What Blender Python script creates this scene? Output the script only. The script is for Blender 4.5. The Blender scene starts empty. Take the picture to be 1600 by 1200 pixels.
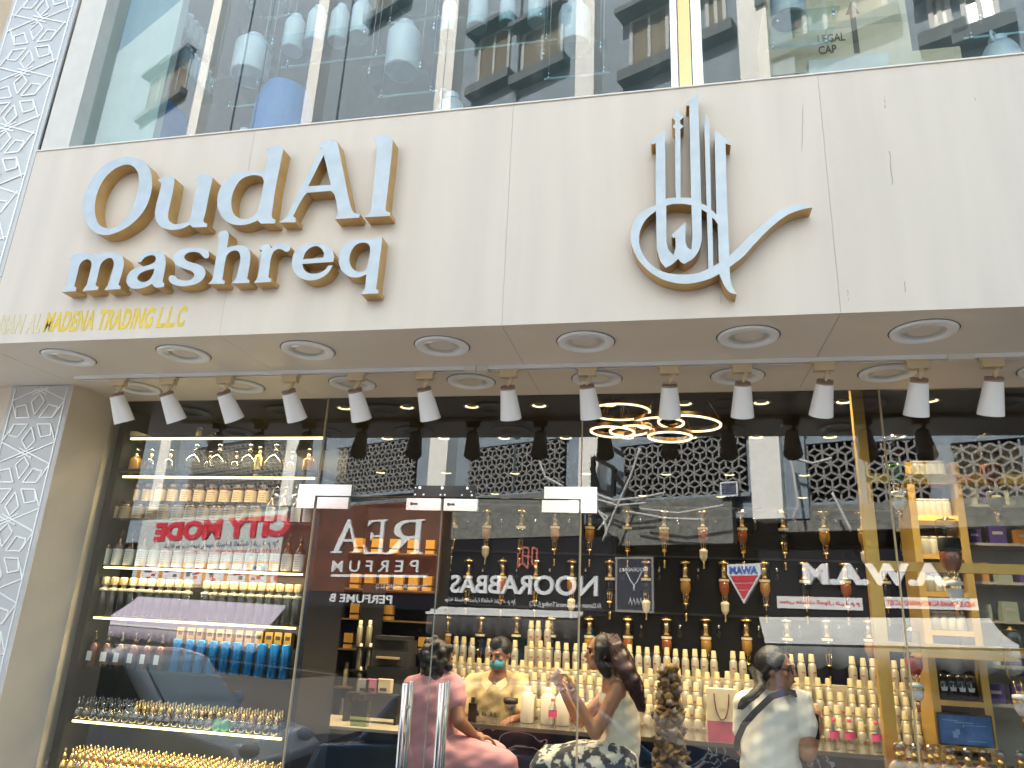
import bpy, bmesh, math, random
from mathutils import Vector, Matrix, Euler
random.seed(7)
R = math.radians
sc = bpy.context.scene
COL = sc.collection

# ------------------------------------------------------------------ camera
F_PX = 1148.0
CAM = Vector((0.0, 0.0, 2.1))
ROT = Matrix(((0.97858077, 0.01872629, 0.20500975),
              (0.20091889, -0.30382463, -0.93130134),
              (0.04484719, 0.95254392, -0.30107941)))
cam_data = bpy.data.cameras.new('camera')
cam = bpy.data.objects.new('camera', cam_data)
COL.objects.link(cam)
cam.matrix_world = Matrix.Translation(CAM) @ ROT.to_4x4()
cam_data.sensor_fit = 'HORIZONTAL'
cam_data.sensor_width = 36.0
cam_data.lens = 36.0 * F_PX / 1600.0
cam_data.clip_start = 0.05
cam_data.clip_end = 400
sc.camera = cam

# ------------------------------------------------------------------ light
SUN_EL, SUN_AZ = R(41), R(-22)            # azimuth measured from +Y towards +X
world = bpy.data.worlds.new('World'); sc.world = world; world.use_nodes = True
nt = world.node_tree
sky = nt.nodes.new('ShaderNodeTexSky'); sky.sky_type = 'NISHITA'; sky.sun_disc = False
sky.sun_elevation = SUN_EL; sky.sun_rotation = SUN_AZ
sky.air_density = 1.0; sky.dust_density = 2.0; sky.ozone_density = 1.0
bg = nt.nodes['Background']; bg.inputs['Strength'].default_value = 0.13
nt.links.new(sky.outputs[0], bg.inputs['Color'])
sd = bpy.data.lights.new('sun', 'SUN'); sd.energy = 5.0; sd.angle = R(0.5); sd.color = (1.0, 0.95, 0.87)
sun = bpy.data.objects.new('sun', sd); COL.objects.link(sun)
sv = Vector((math.sin(SUN_AZ) * math.cos(SUN_EL), math.cos(SUN_AZ) * math.cos(SUN_EL), math.sin(SUN_EL)))
sun.rotation_euler = sv.to_track_quat('Z', 'Y').to_euler()
sun.location = sv * 60
sc.view_settings.view_transform = 'Standard'
sc.view_settings.look = 'None'
sc.view_settings.gamma = 1.0
sc.view_settings.use_curve_mapping = False
sc.view_settings.exposure = 2.0
LAMP_W = 34.0
LED_W = 1.6
sc.cycles.transparent_max_bounces = 32
sc.cycles.max_bounces = 8
sc.cycles.glossy_bounces = 4
sc.cycles.caustics_reflective = False
sc.cycles.caustics_refractive = False
sc.cycles.sample_clamp_indirect = 6.0

# ------------------------------------------------------------------ survey: measured planes of the street
GLASS_Y, FASCIA_Y, UP_Y, SOFFIT_Z = 4.562, 3.36, 3.46, 3.5
FLOOR_Z = 0.40
def ray(px, py): return ROT @ Vector((px - 800.0, 600.0 - py, -F_PX))
def PY(px, py, y):
    v = ray(px, py); return CAM + v * ((y - CAM.y) / v.y)
def PZ(px, py, z):
    v = ray(px, py); return CAM + v * ((z - CAM.z) / v.z)
OA = R(25)
OQ = Vector((0, 2 * GLASS_Y - 17.0, 0))
OE = Vector((math.cos(OA), math.sin(OA), 0)); ON = Vector((-math.sin(OA), math.cos(OA), 0))
def OP(px, py, off=0.0, plane=GLASS_Y):
    """where the house across the street is seen in the pane: local (x, height), x read from its own front"""
    v = ray(px, py); P = CAM + v * ((plane - CAM.y) / v.y); w = Vector((v.x, -v.y, v.z))
    q = OQ + ON * off
    k = (q - P).dot(ON) / w.dot(ON); H = P + w * k
    return (-(H - q).dot(OE), H.z)
def frame(x, y, o):
    m = Matrix.Identity(4)
    z = x.cross(y)
    for i in range(3): m[i][0] = x[i]; m[i][1] = y[i]; m[i][2] = z[i]; m[i][3] = o[i]
    return m
UPV = Vector((0, 0, 1))
FAS = frame(Vector((1, 0, 0)), UPV, Vector((0, FASCIA_Y, 0)))      # local x right, y up, z towards the street
OPPM = frame(-OE, UPV, OQ)                                          # the same for the house opposite

# ------------------------------------------------------------------ materials
MATS = {}
def lin(c):
    return tuple(c) + (1.0,)
def mat(name, col, rough=0.6, metal=0.0, spec=0.5, var=0.0, scale=8.0, bump=0.0, emit=None, estr=0.0, coat=0.0, streak=False, col2=None):
    if name in MATS: return MATS[name]
    m = bpy.data.materials.new(name); m.use_nodes = True; MATS[name] = m
    t = m.node_tree; b = t.nodes['Principled BSDF']
    b.inputs['Base Color'].default_value = lin(col); b.inputs['Roughness'].default_value = rough
    b.inputs['Metallic'].default_value = metal; b.inputs['Specular IOR Level'].default_value = spec
    b.inputs['Coat Weight'].default_value = coat
    if var > 0 or bump > 0:
        tc = t.nodes.new('ShaderNodeTexCoord'); mp = t.nodes.new('ShaderNodeMapping')
        t.links.new(tc.outputs['Object'], mp.inputs['Vector'])
        if streak: mp.inputs['Scale'].default_value = (6, 6, 0.6)
        n = t.nodes.new('ShaderNodeTexNoise'); n.inputs['Scale'].default_value = scale; n.inputs['Detail'].default_value = 6
        t.links.new(mp.outputs[0], n.inputs['Vector'])
        if var > 0:
            r = t.nodes.new('ShaderNodeValToRGB')
            c2 = col2 or [max(0, c * (1 - var)) for c in col]
            r.color_ramp.elements[0].position = 0.35; r.color_ramp.elements[1].position = 0.68
            r.color_ramp.elements[0].color = lin(c2)
            r.color_ramp.elements[1].color = lin([min(1, c * (1 + var * 0.4)) for c in col])
            t.links.new(n.outputs['Fac'], r.inputs[0]); t.links.new(r.outputs[0], b.inputs['Base Color'])
        if bump > 0:
            bp = t.nodes.new('ShaderNodeBump'); bp.inputs['Strength'].default_value = bump; bp.inputs['Distance'].default_value = 0.01
            t.links.new(n.outputs['Fac'], bp.inputs['Height']); t.links.new(bp.outputs[0], b.inputs['Normal'])
    if emit:
        b.inputs['Emission Color'].default_value = lin(emit); b.inputs['Emission Strength'].default_value = estr
    return m
def glass(name, tint=(0.93, 0.97, 0.95), mult=1.9, ior=1.5, rough=0.0, dirt=0.0):
    if name in MATS: return MATS[name]
    m = bpy.data.materials.new(name); m.use_nodes = True; MATS[name] = m
    t = m.node_tree; t.nodes.clear()
    o = t.nodes.new('ShaderNodeOutputMaterial'); mx = t.nodes.new('ShaderNodeMixShader')
    tr = t.nodes.new('ShaderNodeBsdfTransparent'); tr.inputs[0].default_value = lin(tint)
    gl = t.nodes.new('ShaderNodeBsdfGlossy'); gl.inputs['Roughness'].default_value = rough
    fr = t.nodes.new('ShaderNodeFresnel'); fr.inputs['IOR'].default_value = ior
    mu = t.nodes.new('ShaderNodeMath'); mu.operation = 'MULTIPLY'; mu.use_clamp = True; mu.inputs[1].default_value = mult
    ge = t.nodes.new('ShaderNodeNewGeometry'); inv = t.nodes.new('ShaderNodeMath'); inv.operation = 'SUBTRACT'; inv.inputs[0].default_value = 1.0
    m2 = t.nodes.new('ShaderNodeMath'); m2.operation = 'MULTIPLY'
    t.links.new(fr.outputs[0], mu.inputs[0]); t.links.new(ge.outputs['Backfacing'], inv.inputs[1])
    t.links.new(mu.outputs[0], m2.inputs[0]); t.links.new(inv.outputs[0], m2.inputs[1])
    t.links.new(m2.outputs[0], mx.inputs[0]); t.links.new(tr.outputs[0], mx.inputs[1]); t.links.new(gl.outputs[0], mx.inputs[2])
    last = mx
    if dirt > 0:
        n = t.nodes.new('ShaderNodeTexNoise'); n.inputs['Scale'].default_value = 3.0; n.inputs['Detail'].default_value = 8
        tc = t.nodes.new('ShaderNodeTexCoord'); mp = t.nodes.new('ShaderNodeMapping'); mp.inputs['Scale'].default_value = (5, 5, 0.8)
        t.links.new(tc.outputs['Object'], mp.inputs[0]); t.links.new(mp.outputs[0], n.inputs['Vector'])
        mr = t.nodes.new('ShaderNodeMapRange'); mr.inputs['From Min'].default_value = 0.5; mr.inputs['From Max'].default_value = 0.8
        mr.inputs['To Min'].default_value = 0.0; mr.inputs['To Max'].default_value = dirt
        t.links.new(n.outputs['Fac'], mr.inputs['Value'])
        df = t.nodes.new('ShaderNodeBsdfDiffuse'); df.inputs[0].default_value = (0.6, 0.58, 0.54, 1)
        m3 = t.nodes.new('ShaderNodeMixShader'); t.links.new(mr.outputs[0], m3.inputs[0])
        t.links.new(mx.outputs[0], m3.inputs[1]); t.links.new(df.outputs[0], m3.inputs[2]); last = m3
    t.links.new(last.outputs[0], o.inputs[0])
    return m

# ------------------------------------------------------------------ mesh builder
class MB:
    def __init__(s): s.v = []; s.f = []; s.mi = []; s.sm = []; s.cur = 0
    def add(s, vs, fs, smooth=False):
        o = len(s.v); s.v += [tuple(v) for v in vs]
        for f in fs: s.f.append([i + o for i in f]); s.mi.append(s.cur); s.sm.append(smooth)
        return s
    def m(s, i): s.cur = i; return s
    def box(s, x0, y0, z0, x1, y1, z1, M=None):
        vs = [Vector((x, y, z)) for z in (z0, z1) for y in (y0, y1) for x in (x0, x1)]
        if M: vs = [M @ v for v in vs]
        return s.add(vs, [(0, 2, 3, 1), (4, 5, 7, 6), (0, 1, 5, 4), (2, 6, 7, 3), (0, 4, 6, 2), (1, 3, 7, 5)])
    def bar(s, a, b, w, h=None, up=Vector((0, 0, 1))):
        a, b = Vector(a), Vector(b); h = h or w; d = (b - a).normalized()
        u = d.cross(up)
        if u.length < 1e-4: u = d.cross(Vector((1, 0, 0)))
        u.normalize(); n = u.cross(d).normalized(); u *= w / 2; n *= h / 2
        vs = [a - u - n, a + u - n, a + u + n, a - u + n, b - u - n, b + u - n, b + u + n, b - u + n]
        return s.add(vs, [(0, 1, 2, 3), (7, 6, 5, 4), (0, 4, 5, 1), (1, 5, 6, 2), (2, 6, 7, 3), (3, 7, 4, 0)])
    def lathe(s, prof, seg=16, M=None, c=(0, 0, 0), sx=1, sy=1, cap=True):
        """prof: list of (r, z); consecutive points with the same coordinates make a sharp corner"""
        n = seg; vs = []
        for r, z in prof:
            for k in range(n):
                a = 2 * math.pi * k / n; v = Vector((c[0] + r * math.cos(a) * sx, c[1] + r * math.sin(a) * sy, c[2] + z)); vs.append(M @ v if M else v)
        fs = []
        for i in range(len(prof) - 1):
            if prof[i] == prof[i + 1]: continue
            for k in range(n):
                k2 = (k + 1) % n; fs.append((i * n + k, i * n + k2, (i + 1) * n + k2, (i + 1) * n + k))
        s.add(vs, fs, True)
        o = len(s.v) - len(vs)
        if cap:
            if prof[0][0] > 1e-4: s.f.append([o + k for k in reversed(range(n))]); s.mi.append(s.cur); s.sm.append(False)
            if prof[-1][0] > 1e-4: s.f.append([o + (len(prof) - 1) * n + k for k in range(n)]); s.mi.append(s.cur); s.sm.append(False)
        return s
    def cyl(s, a, b, r, r2=None, seg=12, cap=True):
        a, b = Vector(a), Vector(b); r2 = r if r2 is None else r2; d = (b - a)
        M = Matrix.Translation(a) @ d.to_track_quat('Z', 'Y').to_matrix().to_4x4()
        return s.lathe([(r, 0), (r2, d.length)], seg, M, cap=cap)
    def tube(s, pts, r, seg=8):
        pts = [Vector(p) for p in pts]; vs = []; n = seg
        for i, p in enumerate(pts):
            d = (pts[min(i + 1, len(pts) - 1)] - pts[max(i - 1, 0)]).normalized()
            u = d.cross(Vector((0.13, 0.31, 0.94))).normalized(); w = d.cross(u)
            rr = r[i] if isinstance(r, (list, tuple)) else r
            for k in range(n):
                a = 2 * math.pi * k / n; vs.append(p + (u * math.cos(a) + w * math.sin(a)) * rr)
        fs = [(i * n + k, i * n + (k + 1) % n, (i + 1) * n + (k + 1) % n, (i + 1) * n + k) for i in range(len(pts) - 1) for k in range(n)]
        fs += [tuple(reversed(range(n))), tuple((len(pts) - 1) * n + k for k in range(n))]
        return s.add(vs, fs, True)
    def sphere(s, c, r, seg=12, rings=8, sc3=(1, 1, 1), M=None):
        prof = [(max(1e-5, r * math.sin(math.pi * i / rings)), -r * math.cos(math.pi * i / rings) * sc3[2]) for i in range(rings + 1)]
        return s.lathe(prof, seg, M, c, sc3[0], sc3[1], cap=False)
    def torus(s, c, R_, r, seg=48, rs=8, M=None, flat=1.0):
        vs = []; fs = []
        for i in range(seg):
            a = 2 * math.pi * i / seg
            for j in range(rs):
                b = 2 * math.pi * j / rs
                v = Vector((c[0] + (R_ + r * math.cos(b)) * math.cos(a), c[1] + (R_ + r * math.cos(b)) * math.sin(a), c[2] + r * flat * math.sin(b)))
                vs.append(M @ v if M else v)
        for i in range(seg):
            for j in range(rs):
                i2, j2 = (i + 1) % seg, (j + 1) % rs
                fs.append((i * rs + j, i2 * rs + j, i2 * rs + j2, i * rs + j2))
        return s.add(vs, fs, True)
    def prism(s, poly, d0, d1, M=None):
        """polygon in local x,y extruded along z from d0 to d1"""
        n = len(poly); vs = [Vector((x, y, d0)) for x, y in poly] + [Vector((x, y, d1)) for x, y in poly]
        if M: vs = [M @ v for v in vs]
        fs = [tuple(reversed(range(n))), tuple(range(n, 2 * n))] + [(i, (i + 1) % n, n + (i + 1) % n, n + i) for i in range(n)]
        return s.add(vs, fs)
    def mesh(s, name, mats):
        me = bpy.data.meshes.new(name); me.from_pydata(s.v, [], s.f)
        if not isinstance(mats, (list, tuple)): mats = [mats]
        for m in mats: me.materials.append(m)
        me.polygons.foreach_set('material_index', s.mi); me.polygons.foreach_set('use_smooth', s.sm)
        me.update(); return me
    def fixn(s, me):
        bm = bmesh.new(); bm.from_mesh(me); bmesh.ops.recalc_face_normals(bm, faces=bm.faces); bm.to_mesh(me); bm.free(); return me

def link(name, data, parent=None, M=None, loc=None, rot=None):
    o = bpy.data.objects.new(name, data); COL.objects.link(o)
    if parent: o.parent = parent
    if M is not None: o.matrix_local = M
    if loc is not None: o.location = loc
    if rot is not None: o.rotation_euler = rot
    return o
def tag(o, label, cat, group=None, kind=None):
    if label: o['label'] = label
    if cat: o['category'] = cat
    if group: o['group'] = group
    if kind: o['kind'] = kind
    return o
def thing(name, label, cat, loc=(0, 0, 0), rot=(0, 0, 0), group=None, M=None):
    o = bpy.data.objects.new(name, None); COL.objects.link(o); o.empty_display_size = 0.05
    if M is not None: o.matrix_world = M
    else: o.location = loc; o.rotation_euler = rot
    return tag(o, label, cat, group)
def part(name, mb, mats, parent=None, M=None, loc=None, rot=None, label=None, fix=True, kind=None):
    me = mb.mesh(name, mats)
    if fix: mb.fixn(me)
    o = link(name, me, parent, M, loc, rot)
    if label: o['label'] = label
    if kind: o['kind'] = kind
    return o
def struct(name, mb, mats, **k):
    o = part(name, mb, mats, **k); o['kind'] = 'structure'; return o
class Kit:
    """a thing kept as shared meshes; every place() makes an Empty with its part objects"""
    def __init__(s, name, parts): # parts: (name, MB, mats[, subparts])
        s.name = name; s.parts = []
        for p in parts:
            me = p[1].mesh(p[0], p[2]); p[1].fixn(me); s.parts.append((p[0], me, p[3] if len(p) > 3 else None))
    def place(s, label, cat, loc, rot=(0, 0, 0), group=None, scale=1.0, swap=None, M=None):
        if len(s.parts) == 1:
            o = link(s.name, s.parts[0][1], None, M, loc if M is None else None, rot if M is None else None); tag(o, label, cat, group)
            if M is None: o.scale = (scale,) * 3
            return o
        t = thing(s.name, label, cat, loc, rot, group, M)
        if M is None: t.scale = (scale,) * 3 if not isinstance(scale, tuple) else scale
        made = {}
        for n, me, par in s.parts:
            made[n] = link(n, me, made[par] if par else t)
        return t
ORD = ['first','second','third','fourth','fifth','sixth','seventh','eighth','ninth','tenth','eleventh','twelfth','thirteenth','fourteenth','fifteenth','sixteenth','seventeenth','eighteenth','nineteenth']
def ordn(i):
    i += 1
    if i < 20: return ORD[i - 1]
    t, u = divmod(i, 10); tens = {2: 'twent', 3: 'thirt', 4: 'fort', 5: 'fift', 6: 'sixt'}[t]
    return tens + 'ieth' if u == 0 else tens + 'y-' + ORD[u - 1]
def place_lr(i, n, what='from the left'):
    if i == 0: return 'leftmost'
    if i == n - 1: return 'rightmost'
    return ordn(i) + ' ' + what

def smooth_poly(pts, step=4):
    """closed contour; a point with a third member is a corner, the others are rounded (Catmull-Rom)"""
    n = len(pts); out = []
    for i in range(n):
        p0, p1, p2, p3 = pts[i - 1], pts[i], pts[(i + 1) % n], pts[(i + 2) % n]
        a = Vector(p1[:2]); b = Vector(p2[:2])
        c1 = len(p1) > 2; c2 = len(p2) > 2
        ta = (b - a) if c1 else (b - Vector(p0[:2])) * 0.5
        tb = (b - a) if c2 else (Vector(p3[:2]) - a) * 0.5
        L = (b - a).length
        if ta.length > 1e-9: ta = ta.normalized() * L
        if tb.length > 1e-9: tb = tb.normalized() * L
        out.append(tuple(a))
        if c1 and c2: continue
        for k in range(1, step):
            t = k / step; t2 = t * t; t3 = t2 * t
            q = a * (2 * t3 - 3 * t2 + 1) + ta * (t3 - 2 * t2 + t) + b * (-2 * t3 + 3 * t2) + tb * (t3 - t2)
            out.append(tuple(q))
    return out
TS = bpy.data.scenes.new('workbench')                 # scratch scene for turning outlines and volumes into meshes
def bake(o):
    TS.collection.objects.link(o); vl = TS.view_layers[0]; vl.update(); me = bpy.data.meshes.new_from_object(o.evaluated_get(vl.depsgraph))
    bpy.data.objects.remove(o); return me
def glyph(name, contours, depth, mface, mside, parent, M, lift=0.0):
    """contours in local x,y; extruded letter with its face and its side returns as two materials"""
    cu = bpy.data.curves.new(name, 'CURVE'); cu.dimensions = '2D'; cu.fill_mode = 'BOTH'; cu.extrude = depth / 2; cu.bevel_depth = 0.0
    for c in contours:
        sp = cu.splines.new('POLY'); sp.points.add(len(c) - 1); sp.use_cyclic_u = True
        for i, (x, y) in enumerate(c): sp.points[i].co = (x, y, 0, 1)
    me = bake(bpy.data.objects.new('tmp', cu)); bpy.data.curves.remove(cu)
    me.materials.clear(); me.materials.append(mface); me.materials.append(mside)
    for v in me.vertices: v.co.z += depth / 2 + lift
    for p in me.polygons:
        p.material_index = 0 if abs(p.normal.z) > 0.7 else 1; p.use_smooth = False
    me.name = name
    return link(name, me, parent, M)
def textmesh(s, x0, y0, x1, y1, m, name, parent, M, z0=0.0, depth=0.004, bold=0.0, shear=0.0, spacing=1.0, m2=None, squash=None):
    """lettering fitted to the box x0..x1, y0..y1 of a local frame"""
    cu = bpy.data.curves.new(name, 'FONT'); cu.body = s; cu.extrude = depth / 2; cu.offset = bold; cu.shear = shear; cu.space_character = spacing
    cu.resolution_u = 3
    me = bake(bpy.data.objects.new('tmp', cu)); bpy.data.curves.remove(cu)
    if len(me.vertices) == 0: return None
    xs = [v.co.x for v in me.vertices]; ys = [v.co.y for v in me.vertices]
    ax, bx, ay, by = min(xs), max(xs), min(ys), max(ys)
    for v in me.vertices:
        v.co.x = x0 + (v.co.x - ax) / (bx - ax) * (x1 - x0); v.co.y = y0 + (v.co.y - ay) / (by - ay) * (y1 - y0); v.co.z = z0 + (v.co.z + depth / 2) * 1.0
    me.materials.clear(); me.materials.append(m)
    if m2:
        me.materials.append(m2)
        for p in me.polygons: p.material_index = 0 if abs(p.normal.z) > 0.7 else 1
    for p in me.polygons: p.use_smooth = False
    me.name = name
    return link(name, me, parent, M)
def vox(mb, name, mats, voxel=0.012, smooth=4):
    """overlapping volumes fused into ONE continuous surface"""
    me = mb.mesh(name, mats); mb.fixn(me)
    tmp = bpy.data.objects.new('tmp', me)
    r = tmp.modifiers.new('r', 'REMESH'); r.mode = 'VOXEL'; r.voxel_size = voxel; r.use_smooth_shade = True
    s = tmp.modifiers.new('s', 'SMOOTH'); s.factor = 0.5; s.iterations = smooth
    out = bake(tmp); out.name = name
    out.materials.clear()
    for m in (mats if isinstance(mats, (list, tuple)) else [mats]): out.materials.append(m)
    for p in out.polygons: p.use_smooth = True
    return out
def cap(mb, a, b, r0, r1, seg=12):
    """tapered capsule"""
    a, b = Vector(a), Vector(b); d = b - a; L = d.length
    M = Matrix.Translation(a) @ d.to_track_quat('Z', 'Y').to_matrix().to_4x4()
    prof = [(max(1e-4, r0 * math.sin(t * math.pi / 8)), -r0 * math.cos(t * math.pi / 8)) for t in range(5)]
    prof += [(max(1e-4, r1 * math.cos(t * math.pi / 8)), L + r1 * math.sin(t * math.pi / 8)) for t in range(5)]
    mb.lathe(prof, seg, M, cap=False)
# ================================================================== SETTING
m_asph = mat('asphalt', (0.14, 0.13, 0.115), 0.9, var=0.35, scale=30, bump=0.4)
m_pave = mat('pavement', (0.50, 0.46, 0.40), 0.8, var=0.15, scale=5, bump=0.1)
m_cream = mat('cream_panel', (0.64, 0.562, 0.475), 0.36, var=0.065, scale=1.0, bump=0.02, streak=True)
m_seam = mat('seam', (0.50, 0.44, 0.36), 0.8)
m_soff = mat('soffit_panel', (0.80, 0.72, 0.63), 0.4, var=0.06, scale=1.5)
m_tan = mat('tan_cladding', (0.68, 0.60, 0.50), 0.4, var=0.08, scale=2)
m_white = mat('white_enamel', (0.82, 0.82, 0.82), 0.35)
m_beige = mat('beige_plastic', (0.62, 0.50, 0.32), 0.5)
m_chrome = mat('chrome', (0.80, 0.80, 0.80), 0.12, metal=1.0)
m_steel = mat('brushed_steel', (0.62, 0.62, 0.62), 0.28, metal=1.0)
m_gold = mat('gold_metal', (0.83, 0.58, 0.24), 0.25, metal=1.0, var=0.1, scale=20)
m_goldp = mat('gold_side', (0.64, 0.41, 0.16), 0.42, metal=0.5, var=0.12, scale=14)
m_silverf = mat('silver_face', (0.40, 0.45, 0.49), 0.30, metal=0.35, var=0.10, scale=2.2, streak=True)
m_black = mat('black_gloss', (0.012, 0.013, 0.016), 0.15)
m_dark = mat('dark_laminate', (0.013, 0.014, 0.016), 0.45, var=0.3, scale=6)
m_blackm = mat('black_matt', (0.02, 0.02, 0.02), 0.8)
m_wire = mat('cable_grey', (0.35, 0.35, 0.34), 0.6)
m_glass = glass('shopfront_glass', (0.92, 0.94, 0.93), mult=3.3, dirt=0.003)
m_glassu = glass('upper_glass', (0.84, 0.90, 0.91), mult=2.9, dirt=0.04)
m_bglass = glass('clear_bottle_glass', (0.90, 0.90, 0.88), mult=1.6, ior=1.6)
m_acryl = glass('acrylic', (0.86, 0.95, 0.96), mult=1.2)

# ground, road, pavement
struct('ground', MB().box(-60, -60, -0.5, 60, 60, -0.02), m_asph)
b = MB(); b.box(-30, -9, -0.02, 30, 2.25, 0.0); struct('road', b, m_asph)
b = MB()
b.box(-30, 2.4, 0.0, 30, 4.3, 0.13); struct('pavement', b, m_pave)
b = MB(); b.box(-30, 2.25, 0.0, 30, 2.395, 0.135); struct('kerb', b, mat('kerb_concrete', (0.4, 0.38, 0.34), 0.85, var=0.2))
b = MB(); b.box(-30, 4.3, 0.0, 30, 4.5, 0.27); struct('step', b, m_pave)
b = MB(); b.box(-5.2, 4.5, 0.0, 4.4, 14.2, FLOOR_Z); struct('shop_floor', b, mat('floor_tile', (0.28, 0.25, 0.22), 0.2, var=0.15, scale=3))
b = MB(); b.box(-5.2, 4.605, 4.02, 4.4, 14.2, 4.12); struct('shop_ceiling', b, mat('ceiling_black', (0.006, 0.006, 0.007), 0.35, spec=0.25))
m_iwall = mat('interior_dark_wall', (0.014, 0.015, 0.017), 0.4, var=0.2, scale=2)
b = MB(); b.box(-5.3, 4.6, FLOOR_Z, -4.9, 14.2, 4.02); b.box(4.3, 4.6, FLOOR_Z, 4.6, 14.2, 4.02); b.box(-5.3, 14.2, FLOOR_Z, 4.6, 14.4, 4.02)
struct('shop_walls', b, m_iwall)

# ------------------------------------------------------------------ shop building
shop = thing('shop_building', 'cream clad shop front with deep fascia band, soffit and dark glazed shop below', 'building')
m_wallb = mat('wall_render', (0.55, 0.52, 0.47), 0.8, var=0.1, scale=2)
b = MB()
b.box(-9, 3.9, 6.85, 9, 9.0, 7.1)                      # parapet slab above the upper floor
b.box(-9, 8.6, 4.62, 9, 9.0, 6.85)
b.box(-9, 4.7, 0, -5.3, 5.0, 6.85); b.box(4.6, 4.7, 0, 9, 5.0, 3.5)
part('wall', b, m_wallb, shop)
part('slab', MB().box(-9, 3.58, 4.13, 9, 8.6, 4.62), mat('slab_concrete', (0.35, 0.34, 0.32), 0.8), shop)
m_upw = mat('upper_room_wall', (0.42, 0.47, 0.48), 0.7, var=0.08, scale=1.0)
b = MB(); b.box(-3.2, 7.4, 4.62, 9, 7.6, 6.84)
part('back_wall', b, m_upw, shop)
part('inner_ceiling', MB().box(-3.9, 3.9, 6.7, 9, 7.4, 6.84), m_upw, shop)
# upper left: cream column, pale return behind the pane
b = MB(); b.box(-3.955, 3.375, 4.838, -3.745, 3.89, 7.1); part('column_casing', b, mat('pale_cream', (0.62, 0.60, 0.55), 0.5, var=0.06), shop)
b = MB(); b.box(-3.74, 3.56, 4.64, -3.30, 3.62, 6.85); part('inner_column', b, mat('pale_teal_wall', (0.62, 0.68, 0.62), 0.6, var=0.05), shop)
# fascia: composite panels 1.6 m wide, joints recessed
xs = [-5.6, -4.003, -2.403, -0.807, 0.795, 2.395, 4.0, 5.6]
# the left band ends at the patterned strip; its lower part runs on below it
FZ0, FZ1 = 3.5, 4.828
for i in range(1, len(xs) - 1):
    g = 0.0007
    x0 = xs[i] + g if i > 1 else -3.962
    me = MB().box(x0, 3.36, FZ0, xs[i + 1] - g, 3.40, FZ1)
    part('fascia_panel', me, m_cream, shop)
part('fascia_panel', MB().box(-6.0, 3.361, FZ0, -3.967, 3.40, 3.938), m_cream, shop)
part('fascia_backing', MB().box(-6.0, 3.402, FZ0 + 0.03, 6.0, 3.56, FZ1 - 0.002), m_seam, shop)
part('top_flashing', MB().box(-3.962, 3.352, FZ1 + 0.001, 5.6, 3.60, FZ1 + 0.009), mat('pale_flashing', (0.75, 0.72, 0.66), 0.5), shop)
# soffit panels
for i in range(0, len(xs) - 1):
    g = 0.0015
    part('soffit_panel', MB().box(xs[i] + g, 3.361 if i else 3.37, 3.499, xs[i + 1] - g, 4.575, 3.512), m_soff, shop)
part('soffit_backing', MB().box(-6, 3.57, 3.514, 6, 4.6, 3.6), m_seam, shop)
part('drop_beam', MB().box(-6, 4.58, 3.5, 6, 4.602, 4.12), m_black, shop)
# marks and scratches on the fascia as thin scuffs
m_scuff = mat('scuff', (0.36, 0.32, 0.27), 0.8)
for (x0, y0, x1, y1) in [(1255, 164, 1253, 248), (1390, 236, 1395, 288), (1382, 150, 1383, 168), (1522, 152, 1524, 157), (1323, 440, 1326, 470), (1414, 440, 1415, 468), (1126, 462, 1127, 475)]:
    p, q = PY(x0, y0, 3.3585), PY(x1, y1, 3.3585); n = 7; pts = [p.lerp(q, k / n) + Vector((random.uniform(-.003, .003), 0, 0)) for k in range(n + 1)]
    b = MB()
    for k in range(n):
        if random.random() < 0.75: b.bar(pts[k], pts[k + 1], 0.003 * random.uniform(.4, 1), 0.0015)
    if b.v: part('scuff_mark', b, m_scuff, shop)

# left pilaster under the soffit: tan side, patterned face
b = MB(); b.box(-5.3, 4.165, 0.0, -4.031, 4.70, 3.4985); part('pilaster', b, m_tan, shop)
b = MB(); b.box(-4.04, 4.70, 0.1, -3.99, 4.76, 3.49)
part('pilaster_edge', MB().box(-4.045, 4.15, 0.0, -4.029, 4.164, 3.4983), m_tan, shop)

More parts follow.
